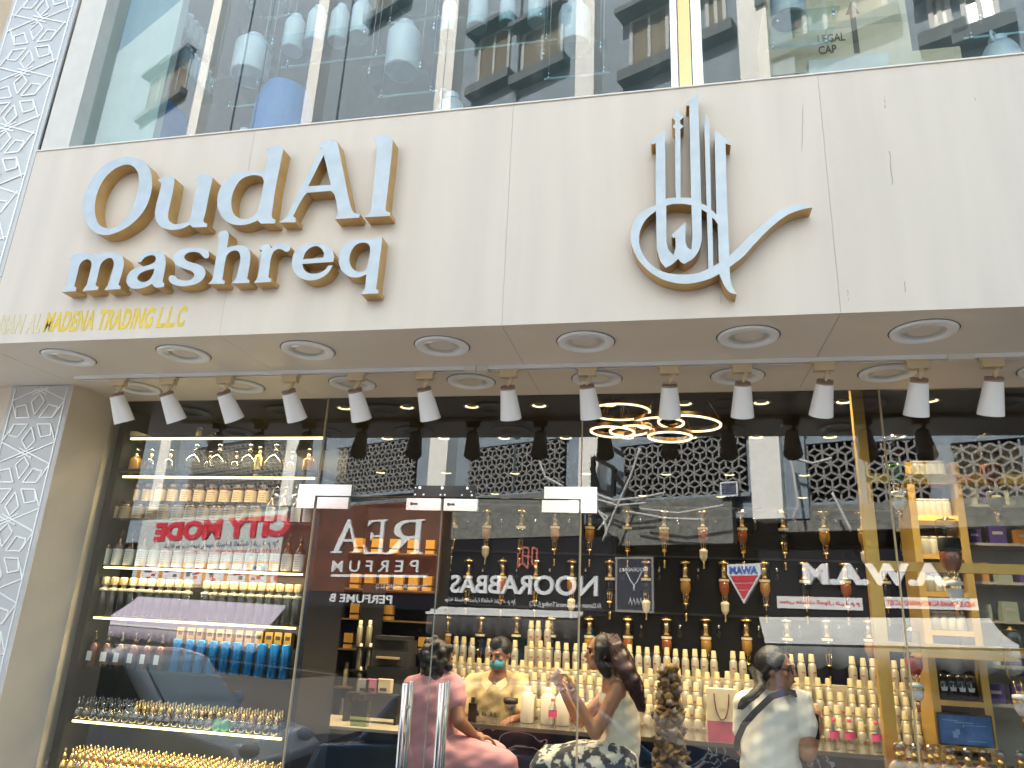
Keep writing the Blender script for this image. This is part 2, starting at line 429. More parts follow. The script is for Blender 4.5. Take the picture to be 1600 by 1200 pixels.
# patterned strips
m_panelg = mat('grey_glass_panel', (0.52, 0.53, 0.53), 0.12, var=0.06, scale=2)
m_inlay = mat('white_inlay', (0.86, 0.86, 0.84), 0.25, metal=0.2)
def star_strip(x0, x1, z0, z1, y, name, label, first, w=0.0085, pitch=0.45):
    t = thing(name, label, 'patterned panel', ((x0 + x1) / 2, y, z0), group='star patterned wall strips')
    hw = (x1 - x0) / 2; H = z1 - z0
    part('backing_sheet', MB().box(-hw, 0, 0, hw, 0.012, H), m_panelg, t)
    b = MB(); s = pitch / 0.45
    segs = []
    def line(a, c): segs.append((Vector(a), Vector(c)))
    bx = hw - 0.035
    z = first - z0
    while z > 0: z -= pitch
    k = 0
    while z < H + pitch:
        c = Vector((0, z))
        for q in range(6):
            th = R(30 + 60 * q)
            def pol(r, d): return c + Vector((math.cos(th + d) * r, math.sin(th + d) * r)) * s
            a, l1, r1 = pol(0.045, 0), pol(0.150, R(21)), pol(0.150, -R(21))
            o = pol(0.200, 0)
            line(a, l1); line(a, r1); line(l1, o); line(o, r1)
            # the strap continues past the shoulders
            if q in (0, 2, 3, 5):
                e = pol(0.29, R(7) if q in (0, 3) else -R(7)); line(l1 if q in (2, 5) else r1, e)
        # crossing straps between neighbouring stars
        m = c + Vector((0, pitch / 2))
        line(m + Vector((-bx, 0.075)), m + Vector((0.06, -0.035))); line(m + Vector((bx, 0.075)), m + Vector((-0.06, -0.035)))
        line(m + Vector((-bx, -0.075)), m + Vector((0.06, 0.035))); line(m + Vector((bx, -0.075)), m + Vector((-0.06, 0.035)))
        z += pitch
    line((-bx, 0.02), (-bx, H - 0.02)); line((bx, 0.02), (bx, H - 0.02))
    for i, (p, q) in enumerate(segs):
        # clip to the strip
        d = q - p; t0, t1 = 0.0, 1.0; ok = True
        for lo, hi, p_, d_ in ((-bx, bx, p.x, d.x), (0.02, H - 0.02, p.y, d.y)):
            if abs(d_) < 1e-9:
                if p_ < lo - 1e-6 or p_ > hi + 1e-6: ok = False
            else:
                ta, tb = (lo - p_) / d_, (hi - p_) / d_
                if ta > tb: ta, tb = tb, ta
                t0, t1 = max(t0, ta), min(t1, tb)
        if not ok or t1 - t0 < 0.02: continue
        a, e = p + d * t0, p + d * t1; dz = (i % 7) * 0.00035
        b.bar((a.x, -0.003 - dz, a.y), (e.x, -0.003 - dz, e.y), 0.006, w, up=Vector((1, 0, 0)) if abs(d.x) < abs(d.y) else Vector((0, 0, 1))) if False else b.bar((a.x, -0.003 - dz, a.y), (e.x, -0.003 - dz, e.y), w, 0.006, up=Vector((0, 1, 0)))
    part('inlay_lines', b, m_inlay, t)
    return t
star_strip(-4.535, -4.036, 0.14, 3.495, 4.148, 'patterned_strip', 'grey pilaster panel with white star lattice lines under the soffit, beside the glass cabinet', PY(53, 658, 4.15).z)
star_strip(-4.545, -3.972, 3.945, 7.1, 3.365, 'patterned_strip', 'tall grey panel with white star lattice lines running up beside the cream fascia', PY(33, 155, 3.365).z)
part('neighbour_wall', MB().box(-9, 3.45, 3.95, -4.56, 4.1, 7.1), mat('neighbour_tan', (0.50, 0.40, 0.28), 0.7, var=0.3, scale=1.5), shop)

# ------------------------------------------------------------------ downlights in the soffit (things)
b1 = MB().lathe([(0.150, 0.0), (0.152, -0.006), (0.146, -0.012), (0.146, -0.012), (0.112, -0.014), (0.104, -0.006)], 40, cap=False)
b2 = MB().lathe([(0.105, -0.007), (0.092, -0.0005), (0.05, 0.012), (0.04, 0.012)], 32, cap=False)
for k in range(14): b2.lathe([(0.100 - k * 0.0045, -0.006 + k * 0.0012), (0.0985 - k * 0.0045, -0.008 + k * 0.0012)], 32, cap=False)
b3 = MB().lathe([(0.0001, 0.008), (0.042, 0.0105)], 20, cap=False)
b4 = MB().lathe([(0.154, -0.0008), (0.159, -0.0008)], 40, cap=False)
m_refl = mat('reflector', (0.88, 0.90, 0.92), 0.3, metal=0.6)
dl = Kit('ceiling_downlight', [('trim_ring', b1, mat('trim_white', (0.92, 0.93, 0.96), 0.35)), ('reflector', b2, m_refl), ('lens', b3, mat('lens_yellow', (0.72, 0.68, 0.50), 0.4)), ('shadow_gap', b4, m_blackm)])
for row, y in (('front', 3.62), ('back', 4.25)):
    X = [-3.6, -2.8, -2.0, -1.2, -0.41, 0.41, 1.22, 2.03]
    for i, x in enumerate(X[:8 if row == 'back' else 7]):
        n = 8 if row == 'back' else 7
        dl.place('unlit round white downlight in the soffit, %s of the %s row' % (place_lr(i, n), row), 'downlight', (x, y, 3.4985), (0, 0, random.uniform(0, 6)), 'downlights in the soffit', scale=0.98)

# ------------------------------------------------------------------ track with spot heads
track = thing('lighting_track', 'long white lighting track fixed along the soffit above the glass', 'light track', (0, 3.98, 3.498))
def rail(x0, x1, nm='rail'):
    part(nm, MB().box(x0, -0.022, -0.024, x1, -0.012, 0).box(x0, 0.012, -0.024, x1, 0.022, 0).box(x0, -0.011, -0.010, x1, 0.011, 0), m_white, track)
rail(-3.86, -1.165); rail(-1.02, 1.43); rail(1.56, 3.3)
for a, c in ((-1.165, -1.095), (-1.09, -1.02), (1.43, 1.56)):
    part('joint_cover', MB().box(a + .001, -0.026, -0.030, c - .001, 0.026, 0), mat('joint_white', (0.74, 0.72, 0.66), 0.45), track)
part('slot', MB().box(-3.84, -0.011, -0.0125, 3.3, 0.011, -0.0105), m_blackm, track)
def spot_head():
    ad = MB(); ad.box(-0.05, -0.021, -0.05, 0.05, 0.021, -0.012).box(-0.058, -0.017, -0.016, 0.058, 0.017, -0.001)
    ad.cyl((0.018, 0, -0.05), (0.018, 0, -0.066), 0.014)
    st = MB(); st.bar((0.018, 0, -0.062), (0.006, 0.0, -0.088), 0.010, 0.022).bar((0.006, -0.014, -0.088), (0.0, -0.014, -0.115), 0.005, 0.012).bar((0.006, 0.014, -0.088), (0.0, 0.014, -0.115), 0.005, 0.012)
    return ad, st
def head_parts():
    h = MB().lathe([(0.0445, -0.012), (0.0445, -0.012), (0.0625, -0.185), (0.0625, -0.188), (0.0625, -0.188), (0.058, -0.188), (0.058, -0.188), (0.052, -0.15), (0.0, -0.13)], 28, cap=False)
    hs = MB().lathe([(0.0, -0.004), (0.042, -0.004), (0.042, -0.004), (0.043, -0.0135)], 24, cap=False)
    for k in range(-7, 8): hs.box(k * 0.0055 - 0.0012, -math.sqrt(0.042 ** 2 - (k * .0055) ** 2), -0.004, k * 0.0055 + 0.0012, math.sqrt(0.042 ** 2 - (k * .0055) ** 2), 0.009)
    return h, hs
ad, st = spot_head(); hh, hs = head_parts()
m_sink = mat('heat_sink', (0.36, 0.25, 0.18), 0.5)
me_ad = ad.fixn(ad.mesh('adapter', m_beige)); me_st = st.fixn(st.mesh('swivel', m_beige)); me_h = hh.fixn(hh.mesh('lamp_shade', m_white)); me_hs = hs.fixn(hs.mesh('heat_sink', m_sink))
sx = [-3.52, -3.15, -2.74, -2.29, -1.85, -1.41, -0.90, -0.44, 0.02, 0.41, 0.83, 1.29, 1.64]
tl = [16, 20, 20, 14, 10, 12, 4, 8, -1, -1, -7, -4, -4]
for i, x in enumerate(sx):
    t = thing('track_spotlight', 'white tapered spotlight hanging from the soffit track, %s of thirteen' % place_lr(i, 13), 'spotlight', (x, 3.98, 3.4745 + 0.0), group='white spotlights on the track')
    o = link('adapter', me_ad, t); link('swivel', me_st, o)
    h = link('lamp_shade', me_h, t, loc=(0, 0, -0.108), rot=Euler((R(28 + random.uniform(-4, 4)), R(-tl[i] * 0.8), 0)))
    link('heat_sink', me_hs, h)
# ================================================================== SIGN LETTERS (outlines measured on the fascia)
LD = 0.085                                            # depth of the big letters
def tr(contours, ox, oy, s, y, frameinv=None):
    res = []
    for c in contours:
        q = [(PY(ox + p[0] / s, oy + p[1] / s, y).x, PY(ox + p[0] / s, oy + p[1] / s, y).z) + tuple(p[2:]) for p in c]
        res.append(smooth_poly(q, 5))
    return res
C = 1
G1 = {'O': [[(530,100),(640,125),(720,200),(752,320),(740,470),(680,620),(570,750),(430,840),(300,878),(190,855),(105,770),(62,650),(68,520),(120,380),(210,240),(320,150),(430,108)],
            [(510,173),(575,200),(615,270),(622,380),(595,500),(540,640),(470,740),(390,800),(300,812),(230,780),(190,700),(180,590),(205,460),(260,340),(340,245),(430,190)]],
      'u': [[(808,330,C),(870,302),(955,294,C),(980,312,C),(965,420),(935,560),(915,660),(920,730),(970,768),(1040,765),(1110,745),(1138,715,C),(1165,560),(1205,350,C),(1180,318,C),(1240,278),(1325,272,C),(1362,308,C),(1330,440),(1290,640),(1265,735,C),(1275,756),(1306,765,C),(1300,798,C),(1160,802,C),(1130,775,C),(1060,810),(960,828),(870,810),(810,760),(782,690),(790,600),(830,440),(850,362,C)]]}
G2 = {'d': [[(470,165,C),(525,138),(590,132,C),(614,166,C),(580,330),(545,520),(522,685,C),(530,706),(553,714,C),(548,745,C),(440,747,C),(412,722,C),(340,750),(250,758),(170,730),(115,660),(97,570),(120,470),(180,395),(270,350),(370,335),(462,345,C),(498,200,C)],
            [(380,368),(440,378),(460,412),(455,460),(430,590),(400,672),(350,705),(280,708),(225,670),(207,590),(222,500),(270,415),(320,382)]],
      'A': [[(888,138,C),(925,100),(1000,92,C),(1036,106,C),(1090,380),(1140,615),(1165,660),(1212,672,C),(1205,700,C),(1015,712,C),(1045,668,C),(1012,520),(985,490,C),(800,506,C),(770,540),(730,610),(690,690,C),(711,706,C),(708,736,C),(582,738,C),(640,690),(690,590),(800,365),(870,235),(912,165,C)],
            [(930,210,C),(985,445,C),(808,455,C)]],
      'l': [[(1316,80,C),(1365,62),(1445,60,C),(1470,92,C),(1455,250),(1430,470),(1411,635,C),(1420,652),(1446,657,C),(1444,686,C),(1248,698,C),(1275,675),(1300,650,C),(1325,400),(1350,135,C)]]}
G3 = {'m': [[(112,338,C),(140,305),(205,282,C),(285,276),(345,296,C),(440,280),(540,276),(610,300),(636,350),(632,420),(585,585,C),(592,594),(608,596,C),(602,625,C),(450,635,C),(475,600),(490,575,C),(530,440),(540,370),(515,328),(465,338),(420,380),(400,440),(365,590,C),(372,598),(395,602,C),(388,632,C),(240,645,C),(265,605),(280,585,C),(318,440),(326,375),(300,342),(250,350),(212,395),(195,460),(160,598,C),(168,606),(182,612,C),(176,645,C),(38,655,C),(60,625),(80,600,C),(132,360,C)]],
      'a': [[(865,268),(930,258),(1010,278),(1038,335),(1035,420),(1012,540),(1014,562),(1028,572,C),(1020,605,C),(945,610),(905,575,C),(860,600),(790,620),(710,615),(665,570),(668,510),(700,455),(760,422),(860,400),(930,368),(945,335),(930,305),(880,303),(835,325),(800,366,C),(765,370,C),(800,310)],
            [(932,430,C),(915,490),(870,545),(810,557),(770,535),(775,495),(820,460),(880,440)]],
      's': [[(1300,226),(1380,232),(1450,258,C),(1452,318),(1415,328),(1388,300),(1355,275),(1300,268),(1240,285),(1218,320),(1240,352),(1300,372),(1380,402),(1420,450),(1410,512),(1360,562),(1280,590),(1190,598),(1110,580),(1070,540),(1080,500),(1120,495),(1160,530),(1230,545),(1290,530),(1315,492),(1290,455),(1220,430),(1150,400),(1112,350),(1122,300),(1170,258),(1230,235)]]}
G4 = {'h': [[(48,92,C),(75,62),(125,52,C),(144,82,C),(135,140),(128,192,C),(170,178),(240,172),(295,195),(316,250),(308,340),(290,438,C),(296,448),(310,450,C),(305,475,C),(165,478,C),(188,455),(205,435,C),(228,330),(235,260),(215,220),(170,217),(130,248),(112,310),(90,443,C),(96,454),(110,457,C),(105,482,C),(-24,482,C),(-2,462),(12,438,C),(40,270),(68,112,C)]],
      'r': [[(384,206,C),(410,172),(472,163,C),(482,198,C),(530,165),(590,156),(635,178),(632,212),(605,224),(575,208),(540,202),(505,222),(482,275),(470,360),(460,430,C),(468,437),(486,440,C),(480,466,C),(344,475,C),(362,452),(375,432,C),(392,330),(410,212,C)]],
      'e': [[(840,154),(910,165),(970,205),(990,260),(985,305,C),(735,322,C),(750,370),(795,398),(860,398),(915,372),(945,335,C),(980,335,C),(945,392),(885,435),(810,455),(730,440),(670,385),(652,310),(670,230),(720,180),(775,158)],
            [(740,285,C),(760,230),(800,192),(850,178),(890,200),(908,235),(905,270,C)]],
      'q': [[(1170,120),(1240,125),(1300,122),(1375,98,C),(1378,130,C),(1362,260),(1345,400),(1330,522,C),(1334,530),(1350,534,C),(1344,560,C),(1207,566,C),(1225,540),(1240,520,C),(1252,405,C),(1190,430),(1120,425),(1060,385),(1030,310),(1040,230),(1085,162)],
            [(1205,152),(1255,154),(1280,185),(1275,270),(1258,345),(1235,378),(1190,386),(1140,360),(1115,300),(1125,230),(1160,175)]]}
sign = thing('shop_sign', 'raised silver serif letters with gold sides reading OudAl mashreq on the cream fascia', 'sign')
FY = FASCIA_Y - LD
W = frame(Vector((1, 0, 0)), UPV, Vector((0, FASCIA_Y - 0.0005, 0)))
for G, ox, oy, s in ((G1, 120, 230, 6.4), (G2, 320, 200, 5.0), (G3, 90, 350, 6.154), (G4, 330, 350, 5.161)):
    for ch, cs in G.items():
        o = glyph('letter', tr(cs, ox, oy, s, FY), LD, m_silverf, m_goldp, sign, W)
        o['label'] = 'silver letter %s with gold sides' % ch
# emblem
def z5(*p): return [(960 + q[0] / 6.667, 140 + q[1] / 6.667) + tuple(q[2:]) for q in p]
def z6(*p): return [(970 + q[0] / 5.0, 290 + q[1] / 5.0) + tuple(q[2:]) for q in p]
outer = (z6((275,155,C)) + z5((432,560,C),(388,572,C),(376,548,C),(520,422,C),(527,430,C)) + z6((350,103,C),(390,96),(430,93,C))
  + z5((635,1000,C),(632,410,C),(605,386,C),(632,355,C),(632,318,C),(598,296,C),(632,262,C),(655,190,C),(685,262,C),(722,290,C),(685,318,C),(686,356,C),(722,382,C),(687,412,C)) + z6((467,93,C),(510,94),(549,98,C))
  + z5((781,165,C),(752,172,C),(746,148,C),(870,20,C)) + z6((628,138,C),(650,148),(671,158,C)) + z5((936,372,C),(966,255,C),(990,372,C)) + z6((706,188,C),(730,208),(747,228,C))
  + z5((1045,500,C),(1058,425,C),(1218,560,C),(1212,580,C),(1158,562,C)) + z6((830,150,C),(840,350,C),(848,548,C),(900,500),(1000,400),(1130,285),(1230,200),(1340,150),(1420,148),(1498,170,C),(1400,190),(1300,230),(1180,320),(1050,450),(950,560),(850,635,C),(855,720),(872,790),(905,850,C),(850,832),(810,782),(785,730),(770,690,C),(700,725),(600,755),(500,767),(400,755),(300,720),(200,650),(120,550),(80,440),(85,330),(130,240),(200,185)))
H1 = z6((275,198,C),(278,350,C),(283,500,C),(310,590),(350,642,C),(400,615),(448,572,C),(470,598),(497,612,C),(570,565),(615,495),(632,430,C),(630,185,C),(650,196),(672,210,C),(680,440,C),(684,650,C),(600,685),(500,695),(400,690),(300,660),(220,600),(160,510),(143,430),(155,340),(205,255))
H2 = z6((355,158,C),(400,145),(480,142),(552,152,C),(560,400,C),(552,502,C),(520,482),(505,440,C),(505,290,C),(397,385,C),(408,408,C),(426,405,C),(428,480),(413,545,C),(370,495),(357,440,C))
H3 = z6((714,250,C),(735,268),(757,300,C),(762,450,C),(766,605,C),(722,630,C),(718,430,C))
em = thing('emblem', 'raised silver calligraphic emblem with tall bars, ring and sweeping tail', 'sign')
cts = []
for c in (outer, H1, H2, H3):
    cts.append(smooth_poly([(PY(p[0], p[1], FY).x, PY(p[0], p[1], FY).z) + tuple(p[2:]) for p in c], 5))
glyph('emblem_body', cts, LD, m_silverf, m_goldp, em, W)
# vinyl line
m_vinyl = mat('gold_vinyl', (0.62, 0.44, 0.015), 0.35, metal=0.2, var=0.25, scale=2.2, col2=(0.56, 0.40, 0.05))
vt = thing('vinyl_lettering', 'small gold vinyl company name along the lower left edge of fascia', 'lettering')
p0, p1 = PY(290, 478, 3.36), PY(290, 511, 3.36)
xl = PY(-13, 505, 3.36).x
textmesh('IHSAN AL', xl, p1.z - .004, PY(66, 500, 3.36).x, p0.z - .006, mat('dull_vinyl', (0.62, 0.54, 0.34), 0.4), 'lettering', vt, FAS, 0.0006, 0.0012, bold=0.032, shear=0.15, spacing=1.08)
textmesh('MADENA TRADING L.L.C', PY(71, 500, 3.36).x, p1.z, PY(291, 495, 3.36).x, p0.z, m_vinyl, 'lettering', vt, FAS, 0.0006, 0.0012, bold=0.032, shear=0.15, spacing=1.08)
# ================================================================== ACROSS THE STREET (seen mirrored in the glass)
import unicodedata
def OB(xl, yt, xr, yb, off=0.0, plane=GLASS_Y):
    a, b_, c, d = OP(xl, yt, off, plane), OP(xr, yt, off, plane), OP(xl, yb, off, plane), OP(xr, yb, off, plane)
    return ((b_[0] + d[0]) / 2, (c[1] + d[1]) / 2, (a[0] + c[0]) / 2, (a[1] + b_[1]) / 2)     # x0, h0, x1, h1
_forms = {}
for cp in range(0xFE80, 0xFEFD):
    d = unicodedata.decomposition(chr(cp)).split()
    if len(d) == 2: _forms[(chr(int(d[1], 16)), d[0])] = chr(cp)
def arab(s):
    out = []
    for i, ch in enumerate(s):
        prv = i > 0 and (s[i - 1], '<initial>') in _forms
        nxt = (ch, '<initial>') in _forms and i + 1 < len(s) and (s[i + 1], '<final>') in _forms
        prv = prv and (ch, '<final>') in _forms
        k = '<medial>' if prv and nxt else '<final>' if prv else '<initial>' if nxt else '<isolated>'
        out.append(_forms.get((ch, k), ch))
    return ''.join(reversed(out))
m_ow = mat('opposite_wall_grey', (0.26, 0.32, 0.37), 0.85, var=0.18, scale=0.7, bump=0.05, streak=True)
m_oc = mat('opposite_column_white', (0.88, 0.88, 0.82), 0.7, var=0.10, scale=1.5, streak=True)
m_conc = mat('stained_concrete', (0.20, 0.21, 0.19), 0.9, var=0.35, scale=1.5, streak=True)
m_lat = mat('lattice_grey', (0.26, 0.26, 0.245), 0.8, var=0.15)
m_oblk = mat('board_black', (0.008, 0.009, 0.014), 0.5, spec=0.2)
m_brown = mat('board_brown', (0.12, 0.030, 0.011), 0.35, var=0.4, scale=2)
m_letter = mat('letter_silver', (0.74, 0.78, 0.80), 0.4)
m_red = mat('letter_red', (0.60, 0.03, 0.05), 0.5)
m_fwhite = mat('board_white', (0.72, 0.74, 0.75), 0.5)
m_win = mat('window_tan', (0.22, 0.19, 0.13), 0.15, var=0.25, scale=1.0)
m_sill = mat('sill_dark', (0.12, 0.135, 0.14), 0.8)
m_frame = mat('window_frame', (0.42, 0.44, 0.42), 0.5)
opp = thing('building', 'grey apartment block across the street with white columns and lattice screens, mirrored in the glass', 'building', M=OPPM)
b = MB(); b.box(-10, 4.3, -0.6, 70, 32, 0.0); part('wall', b, m_ow, opp)
b = MB(); b.box(-10, 0, -4.0, 33, 4.3, -3.2); b.box(-10, 0, -4, -9.6, 4.3, 0); b.box(32.6, 0, -4, 33, 4.3, 0); b.box(-10, 4.0, -3.2, 33, 4.3, -0.6); b.box(33, 0, -4, 70, 4.3, -.6); part('shop_recess', b, mat('recess_dark', (0.03, 0.028, 0.032), 0.8, var=0.5, scale=1.5), opp)
# concrete slab band above the signs with its lower edge
for (a, c_, h0, h1) in ((-9.5, -2.6, 3.95, 4.45), (-1.55, 1.5, 3.75, 4.75), (2.2, 6.4, 4.0, 5.1), (7.2, 13.1, 4.35, 5.2), (14.1, 21.5, 4.9, 5.3), (22.4, 32, 5.4, 5.6)):
    part('concrete_band', MB().box(a, h0, 0.002, c_, h1, 0.22), m_conc, opp)
cols = [(-2.36, .62, 4.2), (1.86, .55, 4.55), (6.78, .68, 4.75), (13.5, .66, 5.25), (21.95, .8, 5.5)]
for x, w, hb in cols:
    part('column', MB().box(x - w / 2, hb, -0.3, x + w / 2, 30, 0.42), m_oc, opp)
part('column', MB().box(-3.12, 4.2, -0.3, -2.68, 30, 0.26), m_ow, opp)
# lattice screens in six-pointed rhombus pattern
def lattice(x0, h0, x1, h1, a=0.29):
    fr = MB(); fr.box(x0 - .08, h0 - .08, 0.02, x1 + .08, h0, 0.14).box(x0 - .08, h1, 0.02, x1 + .08, h1 + .10, 0.14)
    f = part('lattice_screen', fr, m_ow, opp)
    part('dark_recess', MB().box(x0, h0, 0.003, x1, h1, 0.008), m_blackm, f)
    g = MB(); hh = a * math.sqrt(3) / 2; rows = int((h1 - h0) / hh) + 2; cn = int((x1 - x0) / a) + 2
    for r in range(-1, rows):
        for c in range(-1, cn):
            p = Vector((x0 + (c + (r % 2) * 0.5) * a, h0 + r * hh))
            for q in range(6):
                an = R(30 + 60 * q); e = p + Vector((math.cos(an), math.sin(an))) * (a / math.sqrt(3))
                mid = (p + e) / 2
                if x0 < mid.x < x1 and h0 < mid.y < h1:
                    u = (e - p).normalized(); nrm = Vector((-u.y, u.x)) * 0.019
                    z0, z1 = 0.06, 0.11 + 0.001 * (q % 3)
                    vs = [(p.x - nrm.x, p.y - nrm.y, z1), (e.x - nrm.x, e.y - nrm.y, z1), (e.x + nrm.x, e.y + nrm.y, z1), (p.x + nrm.x, p.y + nrm.y, z1)]
                    vs += [(v[0], v[1], z0) for v in vs]
                    g.add(vs, [(0, 1, 2, 3), (0, 4, 5, 1), (2, 6, 7, 3), (1, 5, 6, 2)])
    me = g.mesh('lattice_bars', m_lat); o = link('lattice_bars', me, f); o['kind'] = 'stuff'
for bx in ((300, 690, 478, 792), (530, 694, 652, 772), (735, 695, 885, 772), (975, 690, 1168, 777), (1248, 694, 1338, 786), (1352, 690, 1450, 790), (1500, 690, 1600, 790)):
    x0, h0, x1, h1 = OB(*bx); lattice(x0, h0, x1, h1)
# upper windows (seen through the upper panes)
def owin(xl, yt, xr, yb, nm='window', hood=True):
    x0, h0, x1, h1 = OB(xl, yt, xr, yb, 0.05, UP_Y)
    w = MB(); t = 0.09
    w.box(x0, h0, 0.003, x1, h0 + t, 0.07).box(x0, h1 - t, 0.003, x1, h1, 0.07).box(x0, h0 + t, 0.003, x0 + t, h1 - t, 0.07).box(x1 - t, h0 + t, 0.003, x1, h1 - t, 0.07)
    m = (x0 + x1) / 2; w.box(m - .04, h0 + t, 0.003, m + .04, h1 - t, 0.06)
    f = part('window', w, m_frame, opp)
    part('pane', MB().box(x0 + t, h0 + t, 0.004, m - .04, h1 - t, 0.03), m_win, f); part('pane', MB().box(m + .04, h0 + t, 0.004, x1 - t, h1 - t, 0.03), m_win, f)
    part('sill', MB().box(x0 - .2, h0 - .30, 0.002, x1 + .2, h0 - .002, 0.35), m_sill, f)
    if hood: part('hood', MB().box(x0 - .2, h1 + .01, 0.002, x1 + .2, h1 + .16, 0.5), m_sill, f)
for wn in ((232, 118, 262, 168), (262, 100, 292, 150), (748, 52, 796, 128), (816, 38, 880, 108), (984, 20, 1046, 104), (1102, -20, 1135, 52), (1206, 12, 1262, 78), (1284, -20, 1388, 44), (1450, -10, 1488, 56), (1500, -30, 1562, 48), (590, -60, 640, 10)):
    owin(*wn)
# pipes and ledges on the wall
b = MB()
for x in (4.3, 7.3, 12.3, 19.4): b.cyl((x, 5, 0.08), (x, 29, 0.08), 0.05, seg=8)
part('drain_pipe', b, m_ow, opp)

def board(nm, label, cat, bx, m, off=0.35, th=0.12, group=None):
    x0, h0, x1, h1 = OB(*bx, off)
    t = thing(nm, label, cat, M=OPPM @ Matrix.Translation((x0, h0, off)))
    part('board', MB().box(0, 0, -th, x1 - x0, h1 - h0, 0), m, t)
    return t, x0, h0, off
def btext(t, x0, h0, off, s, bx, m, nm='lettering', depth=0.03, **k):
    a = OB(*bx, off)
    return textmesh(s, a[0] - x0, a[1] - h0, a[2] - x0, a[3] - h0, m, nm, t, Matrix.Identity(4), 0.001, depth, **k)
# black trading sign
t, x0, h0, of = board('shop_signboard', 'black signboard with silver capitals NOORABBAS and a red mark, mirrored in the glass doors', 'signboard', (686, 842, 962, 957), m_oblk, 0.40)
btext(t, x0, h0, of, 'NOORABBAS', (706, 899, 936, 929), m_letter, bold=0.02, depth=.06)
btext(t, x0, h0, of, arab('بوابة الدمام للتجارة العامة (ش ذ م م)'), (696, 934, 806, 944), m_letter, depth=.01)
btext(t, x0, h0, of, 'Al Damam Gate General Trading (L.L.C)', (828, 941, 940, 951), m_letter, depth=.01)
a = OB(811, 855, 840, 890, of); lw = a[2] - a[0]; lh = a[3] - a[1]
g = MB(); mk = []
for (p, q) in (((0, .9), (.0, .1)), ((0, .9), (.25, .98)), ((.25, .98), (.25, .3)), ((.25, .3), (0, .1)), ((.25, .55), (.8, .62)), ((.45, .95), (.45, .05)), ((.45, .95), (.75, 1)), ((.75, 1), (.75, .3)), ((.75, .3), (1, .1)), ((1, .1), (1, .75)), ((.75, .3), (.45, .05))):
    g.bar((a[0] - x0 + p[0] * lw, a[1] - h0 + p[1] * lh, .02 + .001 * len(mk)), (a[0] - x0 + q[0] * lw, a[1] - h0 + q[1] * lh, .02 + .001 * len(mk)), .04, .03, up=Vector((0, 0, 1))); mk.append(1)
part('red_mark', g, mat('copper_red', (0.55, 0.16, 0.12), .4), t)
# brown perfume sign
t, x0, h0, of = board('shop_signboard', 'tall brown signboard with large silver letters REA above PERFUM, mirrored in the left door', 'signboard', (440, 790, 690, 925), m_brown, 0.55, 0.3)
def serif(ch, x0, y0, x1, y1, tt, z=0.001):
    U = {'R': [[(0,0,1),(.32,0,1),(.32,.04,1),(.23,.06,1),(.23,.44,1),(.38,.44,1),(.72,.06),(.86,0,1),(1.05,0,1),(1.05,.04,1),(.95,.07),(.6,.47,1),(.78,.58),(.82,.76),(.72,.93),(.5,1,1),(0,1,1),(0,.96,1),(.09,.94,1),(.09,.06,1),(0,.04,1)],
               [(.23,.52,1),(.23,.92,1),(.45,.92),(.62,.84),(.64,.7),(.56,.56),(.4,.52)]],
         'E': [[(0,0,1),(.82,0,1),(.9,.28,1),(.86,.28,1),(.7,.08),(.5,.06,1),(.25,.06,1),(.25,.49,1),(.52,.49,1),(.6,.4,1),(.63,.4,1),(.63,.64,1),(.6,.64,1),(.52,.55,1),(.25,.55,1),(.25,.94,1),(.6,.94),(.74,.82,1),(.78,.82,1),(.76,1,1),(0,1,1),(0,.96,1),(.1,.94,1),(.1,.06,1),(0,.04,1)]],
         'A': [[(0,0,1),(.28,0,1),(.28,.04,1),(.18,.06,1),(.28,.33,1),(.62,.33,1),(.73,.06,1),(.62,.04,1),(.62,0,1),(1,0,1),(1,.04,1),(.92,.06,1),(.53,1,1),(.47,1,1),(.09,.06,1),(0,.04,1)], [(.31,.4,1),(.45,.78,1),(.59,.4,1)]]}[ch]
    cs = [[(x0 + p[0] * (x1 - x0), y0 + p[1] * (y1 - y0)) for p in smooth_poly(c, 3)] for c in U]
    glyph('lettering', cs, 0.05, m_letter, m_letter, tt, Matrix.Translation((0, 0, z)))
for ch, bx in (('R', (607, 813, 664, 866)), ('E', (567, 813, 605, 866)), ('A', (522, 812, 567, 864))):
    a = OB(*bx, of); serif(ch, a[0] - x0, a[1] - h0, a[2] - x0, a[3] - h0, t)
btext(t, x0, h0, of, 'P E R F U M', (520, 876, 655, 894), m_letter, bold=0.01)
a = OB(518, 898, 668, 902, of); part('underline', MB().box(a[0] - x0, a[1] - h0, 0.001, a[2] - x0, a[3] - h0, .02), m_letter, t)
btext(t, x0, h0, of, 'TAJ HORIZON TRADING (L.L.C)', (588, 913, 668, 922), m_letter, depth=.01)
t, x0, h0, of = board('shop_signboard', 'low black signboard with grey letters PERFUME B under the brown sign', 'signboard', (440, 926, 684, 948), m_oblk, 0.52, 0.25)
btext(t, x0, h0, of, 'PERFUME B', (516, 929, 614, 942), m_letter, bold=0.02)
